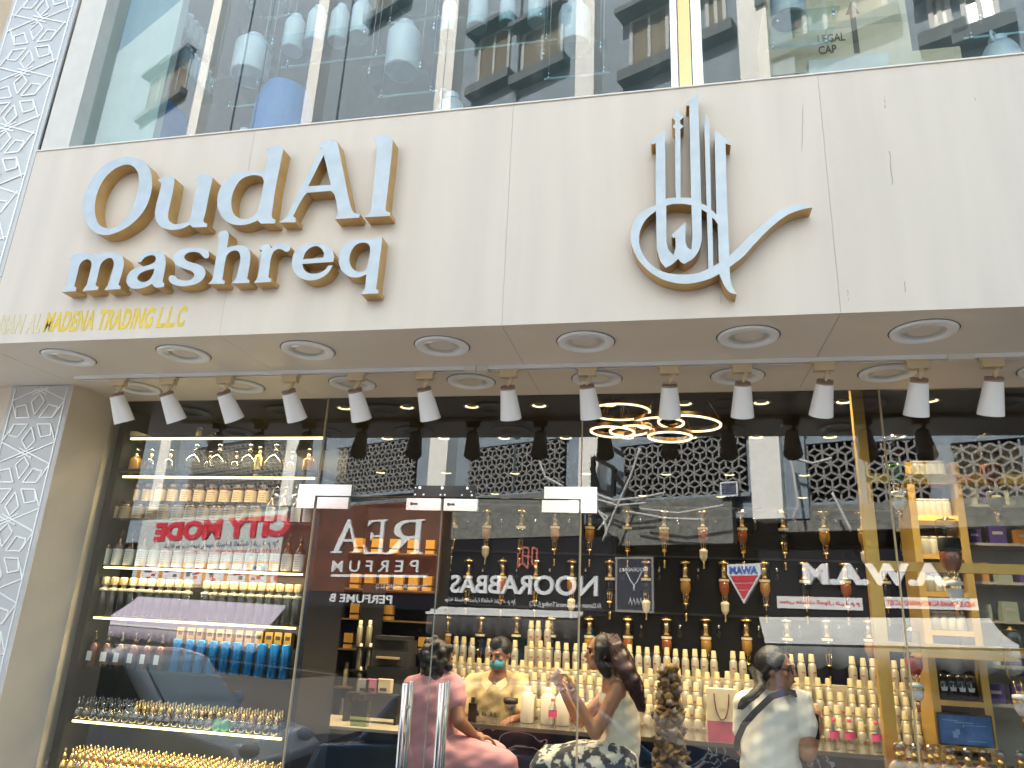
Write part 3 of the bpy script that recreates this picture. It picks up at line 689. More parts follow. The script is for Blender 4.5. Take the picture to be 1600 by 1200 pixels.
# A.W.A.M
t, x0, h0, of = board('shop_signboard', 'long black signboard with white capitals A.W.A.M, mirrored at the right', 'signboard', (1188, 858, 1660, 968), m_oblk, 0.30)
btext(t, x0, h0, of, 'A.W.A.M', (1257, 881, 1478, 915), mat('letter_white', (0.80, 0.82, 0.84), .5), bold=0.05, depth=.1)
for bx, s in (((1215, 933, 1348, 952), arab('عوض خدمات الجوال ش ذ م م')), ((1383, 934, 1528, 952), 'ABDUL WAHAB ALI MOHAMMAD LLC EST')):
    a = OB(*bx, of); part('white_strip', MB().box(a[0] - x0, a[1] - h0, 0.001, a[2] - x0, a[3] - h0, .04), m_fwhite, t)
    bx2 = (bx[0] + 4, bx[1] + 5, bx[2] - 4, bx[3] - 5); a = OB(*bx2, of)
    textmesh(s, a[0] - x0, a[1] - h0, a[2] - x0, a[3] - h0, m_red, 'lettering', t, Matrix.Identity(4), 0.041, .006, bold=0.03)
# triangular sign
of = 0.55
def P2(px, py): q = OP(px, py, of); return q
tp = [P2(1136, 882), P2(1187, 880), P2(1189, 896), P2(1162, 943), P2(1136, 897)]
cx = sum(p[0] for p in tp) / 5; ch_ = sum(p[1] for p in tp) / 5
t = thing('triangle_sign', 'white bordered downward triangle sign with blue AWAM above red bands', 'sign', M=OPPM @ Matrix.Translation((cx, ch_, of)))
loc = [(p[0] - cx, p[1] - ch_) for p in tp]
part('board', MB().prism(loc, -0.1, 0.0), m_fwhite, t)
def lerp2(p, q, k): return (p[0] + (q[0] - p[0]) * k, p[1] + (q[1] - p[1]) * k)
inner = [P2(1141, 900), P2(1184, 899), P2(1162, 937)]
for k, (u, v) in enumerate(((0, .28), (.32, .58), (.62, .97))):
    A_, B_, D_ = inner; q = [lerp2(A_, D_, u), lerp2(B_, D_, u), lerp2(B_, D_, v), lerp2(A_, D_, v)]
    part('red_band', MB().prism([(p[0] - cx, p[1] - ch_) for p in q], 0.001, 0.012), m_red, t)
a = OB(1140, 885, 1184, 897, of); textmesh('AWAM', a[0] - cx, a[1] - ch_, a[2] - cx, a[3] - ch_, mat('letter_blue', (0.03, 0.14, 0.5), .5), 'lettering', t, Matrix.Identity(4), .001, .012, bold=0.06)
# small poster with necklace line drawing
t, x0, h0, of = board('poster', 'dark framed poster with a thin white necklace drawing beside the black signboard', 'poster', (962, 870, 1022, 957), mat('poster_navy', (0.03, 0.035, 0.06), .4), 0.45, 0.05)
x0b, h0b, x1b, h1b = OB(962, 870, 1022, 957, of); w_, h_ = x1b - x0b, h1b - h0b
b = MB(); b.box(0, 0, .001, w_, .05, .02).box(0, h_ - .05, .001, w_, h_, .02).box(0, .05, .001, .05, h_ - .05, .02).box(w_ - .05, .05, .001, w_, h_ - .05, .02); part('frame', b, m_lat, t)
b = MB(); b.tube([(w_ * .3, h_ * .72, .02), (w_ * .42, h_ * .55, .02), (w_ * .5, h_ * .48, .02), (w_ * .58, h_ * .55, .02), (w_ * .7, h_ * .72, .02)], .012); b.tube([(w_ * .5, h_ * .48, .02), (w_ * .5, h_ * .38, .02)], .02)
for k in range(5): b.tube([(w_ * (.2 + k * .09), h_ * .12, .02), (w_ * (.24 + k * .09), h_ * .25, .02), (w_ * (.28 + k * .09), h_ * .14, .02)], .012)
part('drawing', b, m_letter, t)
btext(t, x0, h0, of, 'NOORABBAS', (968, 887, 1012, 893), m_letter, depth=.01)
# pale shop sign with red capitals
t, x0, h0, of = board('shop_signboard', 'pale grey signboard with red capitals CITY MODE over a strip of product pictures', 'signboard', (214, 806, 464, 918), mat('board_pale', (0.52, 0.56, 0.55), .5), 0.5, 0.2)
btext(t, x0, h0, of, 'CITY MODE', (245, 811, 455, 842), m_red, bold=0.05, depth=.05)
btext(t, x0, h0, of, arab('شركة يونيت سيتي مود للتجارة العامة (ش ذ م م)'), (257, 847, 435, 858), mat('ink_blue', (0.04, 0.06, 0.16), .5), depth=.01, bold=.01)
btext(t, x0, h0, of, 'UNITE CITY MODE GENERAL TRADING CO. (L.L.C)', (255, 860, 435, 867), m_red, depth=.01)
a = OB(214, 878, 464, 917, of); part('orange_strip', MB().box(a[0] - x0, a[1] - h0 + .01, .001, a[2] - x0, a[3] - h0, .01), mat('strip_orange', (0.65, 0.26, 0.05), .5), t)
for k in range(7):
    xa = 221 + k * 34; a = OB(xa, 881, xa + 28, 913, of)
    p = part('picture', MB().box(a[0] - x0, a[1] - h0, .011, a[2] - x0, a[3] - h0, .02), m_fwhite, t)
    b = MB()
    for j in range(6):
        u, v = random.uniform(.12, .7), random.uniform(.1, .75); W_, H_ = a[2] - a[0], a[3] - a[1]
        b.m(random.choice((0, 1))); b.box(a[0] - x0 + u * W_, a[1] - h0 + v * H_, .021 + j * .0006, a[0] - x0 + (u + .22) * W_, a[1] - h0 + (v + random.uniform(.08, .2)) * H_, .0225 + j * .0006)
    part('print', b, [mat('ink_blue', (0.04, 0.06, 0.16)), m_red], p)
# awnings
def awning(top, bot, m, label, drop=0.45, o0=0.35, o1=1.5, mv=None, stripes=False):
    A0, A1 = OP(*top[0], o0), OP(*top[1], o0); B0, B1 = OP(*bot[0], o1), OP(*bot[1], o1)
    t = thing('awning', label, 'awning', M=OPPM @ Matrix.Translation((A1[0], B1[1], 0)))
    ox, oh = A1[0], B1[1]; g = MB()
    P = [Vector((A0[0] - ox, A0[1] - oh, o0)), Vector((A1[0] - ox, A1[1] - oh, o0)), Vector((B1[0] - ox, B1[1] - oh, o1)), Vector((B0[0] - ox, B0[1] - oh, o1))]
    n = 26; vs = []; 
    for k in range(n + 1):
        u = k / n
        for j in range(5):
            v = j / 4; q = P[0].lerp(P[1], u).lerp(P[3].lerp(P[2], u), v); q.y -= 0.05 * math.sin(v * math.pi) * (1 + 0.4 * math.sin(u * 40)); vs.append(q)
    fs = [(k * 5 + j, k * 5 + j + 1, (k + 1) * 5 + j + 1, (k + 1) * 5 + j) for k in range(n) for j in range(4)]
    g.add(vs, fs, True); g.add([v - Vector((0, .02, 0)) for v in vs], [tuple(reversed(f)) for f in fs], True)
    part('canopy', g, m, t, fix=False)
    part('front_bar', MB().bar(P[3] + Vector((0, -.02, .03)), P[2] + Vector((0, -.02, .03)), .06), m_fwhite, t)
    g = MB(); L = (P[2] - P[3]).length; nn = int(L / 0.32); vs = []; 
    for k in range(nn * 6 + 1):
        u = k / (nn * 6); q = P[3].lerp(P[2], u); ph = (k % 6) / 6
        d_ = drop * (0.82 + 0.18 * math.sin(ph * math.pi)); wv = .04 * math.sin(k * .9)
        for z in (.0, .015): vs += [q + Vector((0, -.05, z)), q + Vector((0, -.05 - d_, z + wv))]
    fs = []
    for k in range(nn * 6): o = k * 4; fs += [(o, o + 1, o + 5, o + 4), (o + 2, o + 6, o + 7, o + 3), (o + 1, o + 3, o + 7, o + 5)]
    g.add(vs, fs, True); part('valance', g, mv or m, t, fix=False)
    return t
m_lil = mat('lilac_canvas', (0.52, 0.48, 0.58), 0.8, var=0.1, scale=6)
# diagonal stripe weave for the lilac canvas
tn = m_lil.node_tree; wv_ = tn.nodes.new('ShaderNodeTexWave'); wv_.bands_direction = 'DIAGONAL'; wv_.inputs['Scale'].default_value = 4.5
cr = tn.nodes.new('ShaderNodeValToRGB'); cr.color_ramp.elements[0].color = (0.32, 0.28, 0.37, 1); cr.color_ramp.elements[1].color = (0.62, 0.57, 0.66, 1)
tc_ = tn.nodes.new('ShaderNodeTexCoord'); tn.links.new(tc_.outputs['Object'], wv_.inputs['Vector']); tn.links.new(wv_.outputs['Fac'], cr.inputs[0]); tn.links.new(cr.outputs[0], tn.nodes['Principled BSDF'].inputs['Base Color'])
awning(((217, 932), (448, 946)), ((155, 972), (405, 992)), m_lil, 'lilac striped awning mirrored below the pale sign with red capitals', 0.45)
awning(((1186, 964), (1546, 966)), ((1196, 1000), (1592, 1008)), mat('white_canvas', (0.66, 0.68, 0.64), .8, var=.12, scale=2), 'long white canvas awning mirrored at the right below the black sign', 0.40, mv=mat('grey_canvas', (0.30, 0.33, 0.34), .8, var=.2, scale=4))
awning(((676, 946), (912, 954)), ((668, 956), (906, 962)), mat('white_canvas', (0.66, 0.68, 0.64)), 'narrow grey awning with scalloped edge mirrored below the NOORABBAS board', 0.5, o1=1.0, mv=mat('dark_canvas', (0.10, 0.10, 0.10), .8, var=.2))
# shop windows below with blue goods
def goods(px0, px1, py0, py1, off, name, label, cat, group, m, n, box=True):
    for k in range(n):
        u = (k + .5) / n; px = px0 + (px1 - px0) * u; w = (px1 - px0) / n * random.uniform(.5, .85)
        x0, h0, x1, h1 = OB(px - w / 2, py0 + random.uniform(0, 6), px + w / 2, py1, off)
        b = MB(); W_ = x1 - x0; H_ = h1 - h0
        if box: b.box(0, 0, 0, W_, H_ * .8, .3).box(W_ * .1, H_ * .8 + .001, .05, W_ * .9, H_, .25)
        else: b.lathe([(W_ * .35, 0), (W_ * .5, H_ * .3), (W_ * .45, H_ * .7), (W_ * .2, H_ * .85), (W_ * .2, H_)], 12, Matrix.Rotation(R(-90), 4, 'X'))
        o = part(name, b, m, None, M=OPPM @ Matrix.Translation((x0, h0, off)))
        tag(o, label % place_lr(k, n), cat, group)
m_teal = mat('teal_goods', (0.03, 0.28, 0.36), .4, var=.4, scale=4); m_blue = mat('blue_goods', (0.06, 0.22, 0.42), .4, var=.4, scale=4)
goods(780, 832, 990, 1042, -0.5, 'goods_box', 'teal goods box in the shop window across the street, %s', 'box', 'teal boxes across the street', m_teal, 2)
goods(862, 925, 992, 1022, -0.5, 'goods_box', 'blue goods box behind the scalloped awning across the street, %s', 'box', 'blue boxes across the street', m_blue, 3)
goods(708, 775, 994, 1022, -0.4, 'display_bust', 'pale blue jewellery bust in the silver shop across the street, %s', 'display bust', 'jewellery busts across the street', mat('bust_blue', (0.20, 0.40, 0.62), .5), 4, False)
goods(1215, 1420, 1024, 1100, -0.5, 'hanging_garment', 'dark blue garment hanging under the white awning, %s', 'garment', 'garments across the street', mat('garment_navy', (0.03, 0.05, 0.14), .9, var=.4), 9)
t, x0, h0, of = board('shop_signboard', 'small light blue board reading 925 ITALIAN SILVER under the scalloped awning', 'signboard', (700, 981, 786, 993), mat('board_skyblue', (0.20, 0.38, 0.52), .5), 0.1)
btext(t, x0, h0, of, '925 ITALIAN SILVER', (704, 984, 776, 990), m_blackm, depth=.01, bold=.03)
t, x0, h0, of = board('shop_signboard', 'small teal board reading CITY GOLD next to the silver shop', 'signboard', (852, 981, 925, 993), m_teal, 0.1)
btext(t, x0, h0, of, 'CITY GOLD', (862, 983, 905, 990), m_blackm, depth=.01, bold=.03)
# solar panel, bracket, cables
x0, h0, x1, h1 = OB(1126, 753, 1153, 776, 0.3)
t = thing('solar_panel', 'small dark blue solar panel with pale rim fixed on the lattice screen', 'solar panel', M=OPPM @ Matrix.Translation((x0, h0, 0.3)))
part('cell_sheet', MB().box(0.03, 0.03, -.02, x1 - x0 - .03, h1 - h0 - .03, 0.0), mat('cells', (0.02, 0.035, 0.10), .2), t)
b = MB()
for k in range(1, 7): y = (h1 - h0) * k / 7; b.box(.03, y - .004, .001, x1 - x0 - .03, y + .004, .004)
part('cell_lines', b, m_frame, t)
W_, H_ = x1 - x0, h1 - h0
part('rim', MB().box(0, 0, -.03, W_, .028, .02).box(0, H_ - .028, -.03, W_, H_, .02).box(0, .029, -.03, .028, H_ - .029, .02).box(W_ - .028, .029, -.03, W_, H_ - .029, .02), m_letter, t)
t = thing('steel_bracket', 'black welded steel bracket frame on the wall beside the white column', 'bracket', M=OPPM)
b = MB()
def O3(px, py, off): q = OP(px, py, off); return Vector((q[0], q[1], off))
for p, q in (((927, 714), (960, 732)), ((927, 714), (927, 762)), ((960, 732), (958, 775)), ((925, 730), (935, 765)), ((960, 742), (988, 776)), ((927, 762), (958, 775)), ((940, 690), (975, 712))):
    b.bar(O3(*p, 0.7), O3(*q, 0.55), .09)
part('frame', b, m_blackm, t)
cab = [((925, 770), (960, 782), (1000, 778), (1040, 770)), ((925, 778), (965, 790), (1010, 786)), ((920, 790), (950, 808), (935, 828)), ((925, 785), (945, 812), (948, 838)), ((1000, 795), (1060, 802), (1130, 790)), ((985, 800), (1040, 810), (1100, 812)), ((1000, 700), (985, 745), (960, 800), (942, 845)), ((1232, 700), (1240, 740), (1247, 790), (1238, 812)), ((1235, 715), (1270, 724), (1300, 716)), ((840, 712), (852, 745), (880, 760)), ((1300, 770), (1315, 800), (1330, 830))]
for i, c in enumerate(cab):
    pts = [O3(*p, 0.75) for p in c]; q = []
    for k in range(len(pts) - 1):
        for j in range(5): q.append(pts[k].lerp(pts[k + 1], j / 5))
    q.append(pts[-1]); b = MB(); 
    M0 = OPPM @ Matrix.Translation(q[0]); b.tube([v - q[0] for v in q], 0.028)
    o = part('cable', b, mat('cable_pale', (0.55, 0.55, 0.52), .6), None, M=M0)
    tag(o, 'loose pale cable sagging along the wall opposite, %s from the left in the glass' % ORD[[0, 1, 2, 3, 6, 5, 4, 8, 9, 10, 7].index(i) if i in (0, 1, 2, 3, 4, 5, 6, 7, 8, 9, 10) else i], 'cable', 'cables on the opposite wall')

# ------------------------------------------------------------------ cars at the kerb (roofs lie just under the view, seen in the glass)
def car(x0, y0, L, m, label, flip=False, H=1.42, van=False, screen_mat=None):
    t = thing('parked_car', label, 'car', (x0, y0, 0), (0, 0, math.pi if flip else 0), 'cars parked along the kerb')
    Wd = 1.74
    # side profile, nose towards +x
    lo = [(-.48, .28), (-.495, .62), (-.47, .86), (-.30, .93), (.14, .93), (.30, .88), (.44, .76), (.49, .60), (.48, .28)]
    hi = [(-.40, .90), (-.33, 1.30), (-.24, H), (.0, H), (.09, H - .07), (.24, .91)]
    lo = [(a * L, z) for a, z in lo]; hi = [(a * L, z) for a, z in hi]
    if van: hi = [(-.46 * L, .88), (-.45 * L, H - .1), (-.40 * L, H), (.10 * L, H), (.17 * L, H - .08), (.30 * L, .90)]
    def loft(prof, widths):
        g = MB(); n = len(prof); vs = []
        for yk, sc_ in widths:
            cx_ = sum(p[0] for p in prof) / n; cz = sum(p[1] for p in prof) / n
            for p in prof: vs.append((cx_ + (p[0] - cx_) * sc_, yk, cz + (p[1] - cz) * sc_))
        m_ = len(widths); fs = [(r * n + i, (r + 1) * n + i, (r + 1) * n + (i + 1) % n, r * n + (i + 1) % n) for r in range(m_ - 1) for i in range(n)]
        fs += [tuple(reversed(range(n))), tuple((m_ - 1) * n + i for i in range(n))]
        g.add(vs, fs, True); return g
    w = Wd / 2
    me = loft(lo, [(-w, .955), (-w + .05, .99), (-w + .2, 1), (w - .2, 1), (w - .05, .99), (w, .955)])
    bo = part('body', me, m, t)
    mod = bo.modifiers.new('b', 'BEVEL'); mod.width = .05; mod.segments = 3; mod.limit_method = 'ANGLE'
    g = loft(hi, [(-w + .14, .93), (-w + .2, .98), (-w + .35, 1), (w - .35, 1), (w - .2, .98), (w - .14, .93)])
    cb = part('cabin', g, m, t); mod = cb.modifiers.new('b', 'BEVEL'); mod.width = .05; mod.segments = 3; mod.limit_method = 'ANGLE'
    mg = mat('car_glass', (0.02, 0.025, 0.03), .05, coat=1.0)
    A, B_ = hi[-2], hi[-1]
    dx, dz = B_[0] - A[0], B_[1] - A[1]; nn = Vector((-dz, dx)).normalized() * (-.012 if dx < 0 else .012)
    nn = Vector((abs(nn.x), abs(nn.y)))
    q = [(A[0] + dx * .08 + nn.x, A[1] + dz * .08 + nn.y), (A[0] + dx * .95 + nn.x, A[1] + dz * .95 + nn.y)]
    g = MB(); g.add([(q[0][0], -w + .34, q[0][1]), (q[1][0], -w + .24, q[1][1]), (q[1][0], w - .24, q[1][1]), (q[0][0], w - .34, q[0][1])], [(0, 1, 2, 3)]); g.add([(v[0] - .01, v[1], v[2] - .012) for v in g.v], [(3, 2, 1, 0)]); part('windscreen', g, screen_mat or mg, t)
    for s in (-1, 1):
        y = s * (w - .125)
        zt = H - .12
        for (xa, xb, xc, xd) in ((hi[1][0] + .12, hi[0][0] + .42, -.05 * L, -.06 * L), (-.035 * L, -.035 * L, A[0] - .05, B_[0] - .22)):
            g = MB(); g.prism([(xb, .95), (xd, .95), (xc, zt), (xa, zt)], 0, .012, Matrix(((1, 0, 0, 0), (0, 0, s, y), (0, 1, 0, 0), (0, 0, 0, 1)))); part('side_window', g, mg, t)
        g = MB(); g.sphere((B_[0] - .28, s * (w + .10), .99), .11, sc3=(.6, 1, .75)); g.bar((B_[0] - .26, s * (w - .03), .95), (B_[0] - .26, s * (w + .06), .97), .04); part('wing_mirror', g, m, t)
        g = MB(); g.sphere((.455 * L, s * (w - .28), .70), .17, sc3=(.5, 1, .5)); part('headlight', g, mat('headlight_glass', (.8, .82, .85), .05), t)
        g = MB(); g.sphere((-.475 * L, s * (w - .22), .72), .15, sc3=(.4, 1, .8)); part('tail_light', g, mat('tail_red', (.4, .02, .02), .2), t)
        for xx in (-.30 * L, .31 * L):
            g = MB(); g.torus((0, 0, 0), .245, .085, 28, 8); k_ = part('wheel', g, mat('tyre', (.02, .02, .02), .8), t, M=Matrix.Translation((xx, s * (w - .11), .33)) @ Matrix.Rotation(R(90), 4, 'X'))
            g = MB(); g.lathe([(.19, -.05), (.19, .05), (.05, .07), (.0, .07)], 16); part('rim', g, m_steel, k_)
    for zz, nm in ((.44, 'front_bumper'),): part(nm, MB().box(.474 * L, -w + .2, zz - .1, .50 * L, w - .2, zz + .08), m_blackm, t)
    part('door_line', MB().box(-.045 * L, -w - .002, .3, -.042 * L, -w + .02, .9).box(-.045 * L, w - .02, .3, -.042 * L, w + .002, .9), m_blackm, t)
    return t
mc_blue = mat('car_paint_blue', (0.05, 0.16, 0.30), .25, metal=.3, coat=1.0)
car(-1.15, 1.15, 4.6, mc_blue, 'blue car parked in the middle, its roof and bonnet mirrored in the doors', H=1.46)
car(3.9, 1.15, 4.3, mat('car_paint_teal', (0.03, 0.09, 0.11), .25, coat=1.0), 'dark teal car parked on the right, its roof mirrored beneath the gold frame', flip=True, H=1.40)
car(-5.9, 1.15, 3.9, mat('car_paint_white', (0.80, 0.86, 0.90), .2, coat=1.0), 'white car parked on the left, its windscreen mirrored in the glass cabinet', flip=False, H=1.55, screen_mat=mat('painted_screen_reflection', (0.50, 0.62, 0.68), .1, coat=1.0))  # pale tone painted on the windscreen stands in for its bright reflection
car(-10.5, 1.15, 4.3, mat('car_paint_silver', (0.5, 0.5, 0.52), .25, metal=.4, coat=1.0), 'silver car parked at the far left beyond the white one', H=1.4)
# ================================================================== UPPER FLOOR DISPLAY
m_alu = mat('aluminium_can', (0.66, 0.70, 0.70), 0.45, metal=0.3, var=0.12, scale=5)
m_aluc = mat('can_cap', (0.70, 0.74, 0.76), 0.4, metal=0.3)
xsP = [-3.74, -2.50, -1.27, -0.02]
def upane(x0, x1, lab):
    o = part('upper_window', MB().box(0, -0.006, 0, x1 - x0, 0.006, 2.0), m_glassu, None, loc=(x0, UP_Y + .012, 4.84)); tag(o, lab, 'window', 'upper floor windows')
mx0, mx1 = PY(1049, 136, 3.43).x, PY(1099, 134, 3.43).x
labs = ['upper window pane above the raised letters Oud', 'upper window pane above the raised letters Al', 'upper window pane left of the gold mullion']
for i in range(3): upane(xsP[i] + .0015, (xsP[i + 1] if i < 2 else mx0) - .0015, labs[i])
upane(mx1 + .0015, 2.05, 'upper window pane right of the gold mullion, boxes behind it'); upane(2.055, 5.0, 'upper window pane at far right edge of the facade')
t = thing('window_mullion', 'upright silver and gold mullion between the upper panes above the emblem', 'mullion', (mx0, 3.43, 4.84)); w_ = mx1 - mx0
part('silver_strip', MB().box(0, -.02, 0, w_ * .22, .06, 2.25), m_chrome, t); part('gold_strip', MB().box(w_ * .26, -.026, 0, w_ * .64, .06, 2.25), mat('mirror_gold', (0.72, 0.52, 0.26), 0.16, metal=1.0, bump=.05, scale=2), t); part('silver_strip', MB().box(w_ * .68, -.02, 0, w_, .06, 2.25), m_chrome, t)
part('mullion_core', MB().box(w_ * .225, -.005, 0, w_ * .675, .055, 2.24), m_fwhite, t)

def can_kit(r, h, name='aluminium_can', handle=False, shoulder=.18):
    b = MB().lathe([(r * .96, 0), (r, .006), (r, h * (1 - shoulder - .1)), (r * .97, h * (1 - shoulder - .07)), (r * .72, h * .87), (r * .42, h * .90), (r * .42, h * .92)], 28)
    c = MB().lathe([(r * .48, h * .92), (r * .48, h * .92), (r * .48, h * .995), (r * .44, h), (r * .0, h)], 20)
    base = MB().lathe([(r * .93, -.004), (r * .90, .004), (0.0, .004)], 24, cap=False)
    ps = [('can_body', b, m_alu), ('screw_cap', c, m_aluc), ('base_rim', base, m_alu, 'can_body')]
    if handle:
        g = MB(); pts = [(r * .5 + .01, 0, h * .80), (r * .85, 0, h * .93), (r * .75, 0, h * 1.02), (r * .3, 0, h * 1.03)]
        g.tube(pts, .009); ps.append(('handle', g, m_aluc))
    return Kit(name, ps)
def put_can(pxc, yt, yb, pw, Y, label, handle=False, group='cans on the hanging shelves'):
    p = PY(pxc, yb, Y); q = PY(pxc, yt, Y); r = (PY(pxc + pw / 2, yb, Y) - PY(pxc - pw / 2, yb, Y)).x / 2
    h = (q.z - p.z) * 0.92
    can_kit(r, h, handle=handle).place(label, 'metal can', (p.x, Y, p.z), (0, 0, random.uniform(0, 6)), group)
    return p.z
def acr_shelf(nl, nr, fl, fr, z, label):
    a, b_, c, d = PZ(*nl, z), PZ(*nr, z), PZ(*fl, z), PZ(*fr, z)
    y0 = max((a.y + b_.y) / 2, UP_Y + .05); y1 = (c.y + d.y) / 2; x0 = (a.x + c.x) / 2; x1 = (b_.x + d.x) / 2
    if y1 - y0 < .12: y1 = y0 + .25
    t = thing('hanging_shelf', label, 'acrylic shelf', (x0, y0, z - .013), group='clear shelves hung on wires')
    part('shelf_plate', MB().box(0, 0, 0, x1 - x0, y1 - y0, .012), m_acryl, t)
    part('lit_edge', MB().box(0, y1 - y0, -.001, x1 - x0, y1 - y0 + .005, .013), mat('edge_white', (.85, .95, .95), .3), t)
    for u in (.08, .92):
        for v in (.15, .9):
            x, y = u * (x1 - x0), v * (y1 - y0)
            part('wire', MB().cyl((x, y, -.05), (x, y, 6.7 - z), .0016, seg=6), m_steel, t)
            part('clip', MB().cyl((x, y, -.022), (x, y, -.001), .009, seg=8).cyl((x, y, .0125), (x, y, .03), .007, seg=8), m_chrome, t)
    return t
def shelf_with(cans, quad, Y, label, clab, pre):
    zs = [put_can(c[0], c[1], c[2], c[3], Y, (clab % place_lr(i, len(cans))) if len(cans) > 1 else clab, c[4] if len(c) > 4 else False) for i, c in enumerate(cans)]
    return acr_shelf(*quad, sum(zs) / len(zs) - .0, label)
shelf_with([(456, 22, 80, 30), (491, 8, 68, 28), (527, 6, 66, 28), (561, -2, 58, 30)], ((405, 57), (583, 38), (440, 103), (603, 85)), 3.78, 'clear hanging shelf carrying four slim cans above the letter d', 'slim aluminium bottle on the four-can shelf, %s', '')
shelf_with([(627, 32, 112, 50)], ((565, 102), (662, 92), (592, 150), (682, 140)), 3.78, 'small clear hanging shelf under the fat can above letters Al', 'fat aluminium can alone on a small clear shelf above letters Al', '')
shelf_with([(700, -6, 54, 25), (745, -12, 44, 30), (792, -8, 38, 25), (838, -22, 36, 28)], ((657, 30), (862, 12), (680, 81), (870, 60)), 3.78, 'long clear hanging shelf at top centre with four slim cans', 'slim aluminium bottle on the top centre shelf, %s', '')
shelf_with([(897, 0, 74, 51, True)], ((838, 73), (946, 60), (852, 123), (952, 110)), 3.78, 'clear hanging shelf under the fat handled can left of the mullion', 'fat aluminium can with handle on the shelf left of the mullion', '')
shelf_with([(389, 55, 120, 50)], ((322, 125), (408, 116), (355, 167), (432, 157)), 3.78, 'clear hanging shelf under the fat can above the letter u', 'fat aluminium can on the shelf above the letter u', '')
shelf_with([(1233, -40, 32, 56)], ((1195, 18), (1310, 12), (1212, 71), (1298, 66)), 3.78, 'clear hanging shelf right of the mullion under a fat can', 'fat aluminium can on the shelf right of the mullion', '')
shelf_with([(645, -70, 2, 60)], ((580, -14), (680, -22), (606, 34), (692, 25)), 3.78, 'clear hanging shelf cut by the top edge above the fat can', 'very large can cut off by the top edge, above the fat can', '')
shelf_with([(415, -60, 10, 50)], ((392, -5), (440, -12), (404, 28), (455, 20)), 3.9, 'clear hanging shelf cut by the top edge above letter d', 'large can cut off by the top edge above letter d', '')
acr_shelf((1525, 20), (1640, 10), (1506, 57), (1640, 45), 5.75, 'clear hanging shelf at the top right corner')
# containers standing on the floor behind the fascia
put_can(1577, 50, 160, 62, 3.75, 'big pale jug with handle standing behind the fascia at the right end', True, 'cans standing behind the fascia')
put_can(697, 140, 260, 46, 3.75, 'pale jug with handle, only its top above the fascia right of the last letter', True, 'cans standing behind the fascia')
for i, (x, y) in enumerate(((640, 174), (875, 153), (915, 149), (366, 197))):
    put_can(x, y, y + 100, 30, 3.75, 'can behind the fascia with only its round cap showing, %s of four' % place_lr([1, 2, 3, 0][i], 4), False, 'cans standing behind the fascia')
m_drum = mat('drum_blue', (0.07, 0.25, 0.58), .45, var=.08)
for x, yt, w in ((242, 178, 98), (447, 146, 76)):
    Y = 4.0; p = PY(x, yt, Y); r = (PY(x + w / 2, yt, Y) - PY(x - w / 2, yt, Y)).x / 2; h = p.z - 4.63
    b = MB().lathe([(r * .96, 0), (r, .03), (r, h * .55), (r * 1.02, h * .6), (r, h * .65), (r, h * .85), (r * .93, h * .95), (r * .85, h), (r * .85, h), (0, h)], 32)
    t = Kit('plastic_drum', [('drum_body', b, m_drum), ('carry_grip', MB().tube([(-.10, 0, h - .01), (-.09, 0, h + .035), (.09, 0, h + .035), (.10, 0, h - .01)], .014), m_drum)]).place('blue plastic drum behind the fascia, %s' % ('above the letter O' if x < 300 else 'above the letter d'), 'drum', (p.x, Y, 4.63), (0, 0, .4), 'blue drums behind the fascia')
# row of small white bottles on two shelves along the left wall
m_wbot = mat('white_bottle', (0.52, 0.60, 0.62), .4, var=.1)
kb = Kit('white_bottle', [('bottle_body', MB().lathe([(.042, 0), (.05, .012), (.05, .15), (.042, .175), (.022, .19), (.022, .2)], 16), m_wbot), ('stopper', MB().lathe([(.026, .2), (.026, .235), (.0, .245)], 12), m_aluc)])
rowd = (('upper', (262, 30), (316, 92), 3.78, 4.7), ('middle', (236, 62), (274, 100), 3.78, 4.4), ('lower', (284, 112), (318, 150), 3.9, 4.6))
for nm, a, c, Ya, Yb in rowd:
    p, z = PY(*a, Ya), 0
    L = thing('wall_shelf', 'narrow clear shelf of white bottles on the upper left wall, %s one' % nm, 'shelf', (p.x - .04, Ya - .08, p.z - .014), group='bottle shelves on the upper left wall')
    q = PZ(c[0], c[1], p.z); n = 7
    part('shelf_plate', MB().bar((0.04, 0, .006), (q.x - p.x + .04, q.y - Ya + .16, .006), .14, .012), m_acryl, L)
    for k in range(n):
        v = p.lerp(q, k / (n - 1)); kb.place('small white bottle on the %s shelf of the upper left wall, %s' % (nm, place_lr(k, n)), 'bottle', (v.x, v.y, p.z), group='white bottles on the upper left wall')
# cardboard boxes on the right, hanging air duct
m_card = mat('cardboard', (0.78, 0.60, 0.40), .8, var=.08, scale=3); m_cardd = mat('grey_card', (0.70, 0.66, 0.58), .8, var=.08)
def cbox(x0, y0, x1, y1, Y, m, label, text=None, d=.5):
    p, q = PY(x0, y1, Y), PY(x1, y0, Y)
    t = thing('cardboard_box', label, 'box', (p.x, Y, p.z), group='boxes stacked behind the right pane')
    W_, H_ = q.x - p.x, q.z - p.z
    part('carton', MB().box(0, 0, 0, W_, d, H_), m, t); part('tape', MB().box(0, -.0015, H_ * .46, W_, 0, H_ * .54), mat('tape', (.55, .45, .3), .3), t)
    if text:
        M_ = frame(Vector((1, 0, 0)), UPV, Vector((0, -.002, 0)))
        textmesh(text, W_ * .35, H_ * .18, W_ * .55, H_ * .40, mat('faded_ink', (.16, .12, .09), .8), 'lettering', t, M_, 0, .001, bold=.02)
        part('arrow', MB().prism([(W_ * .60, H_ * .15), (W_ * .64, H_ * .15), (W_ * .64, H_ * .6), (W_ * .67, H_ * .6), (W_ * .62, H_ * .75), (W_ * .57, H_ * .6), (W_ * .60, H_ * .6)], 0, .001, M_), MATS['faded_ink'], t)
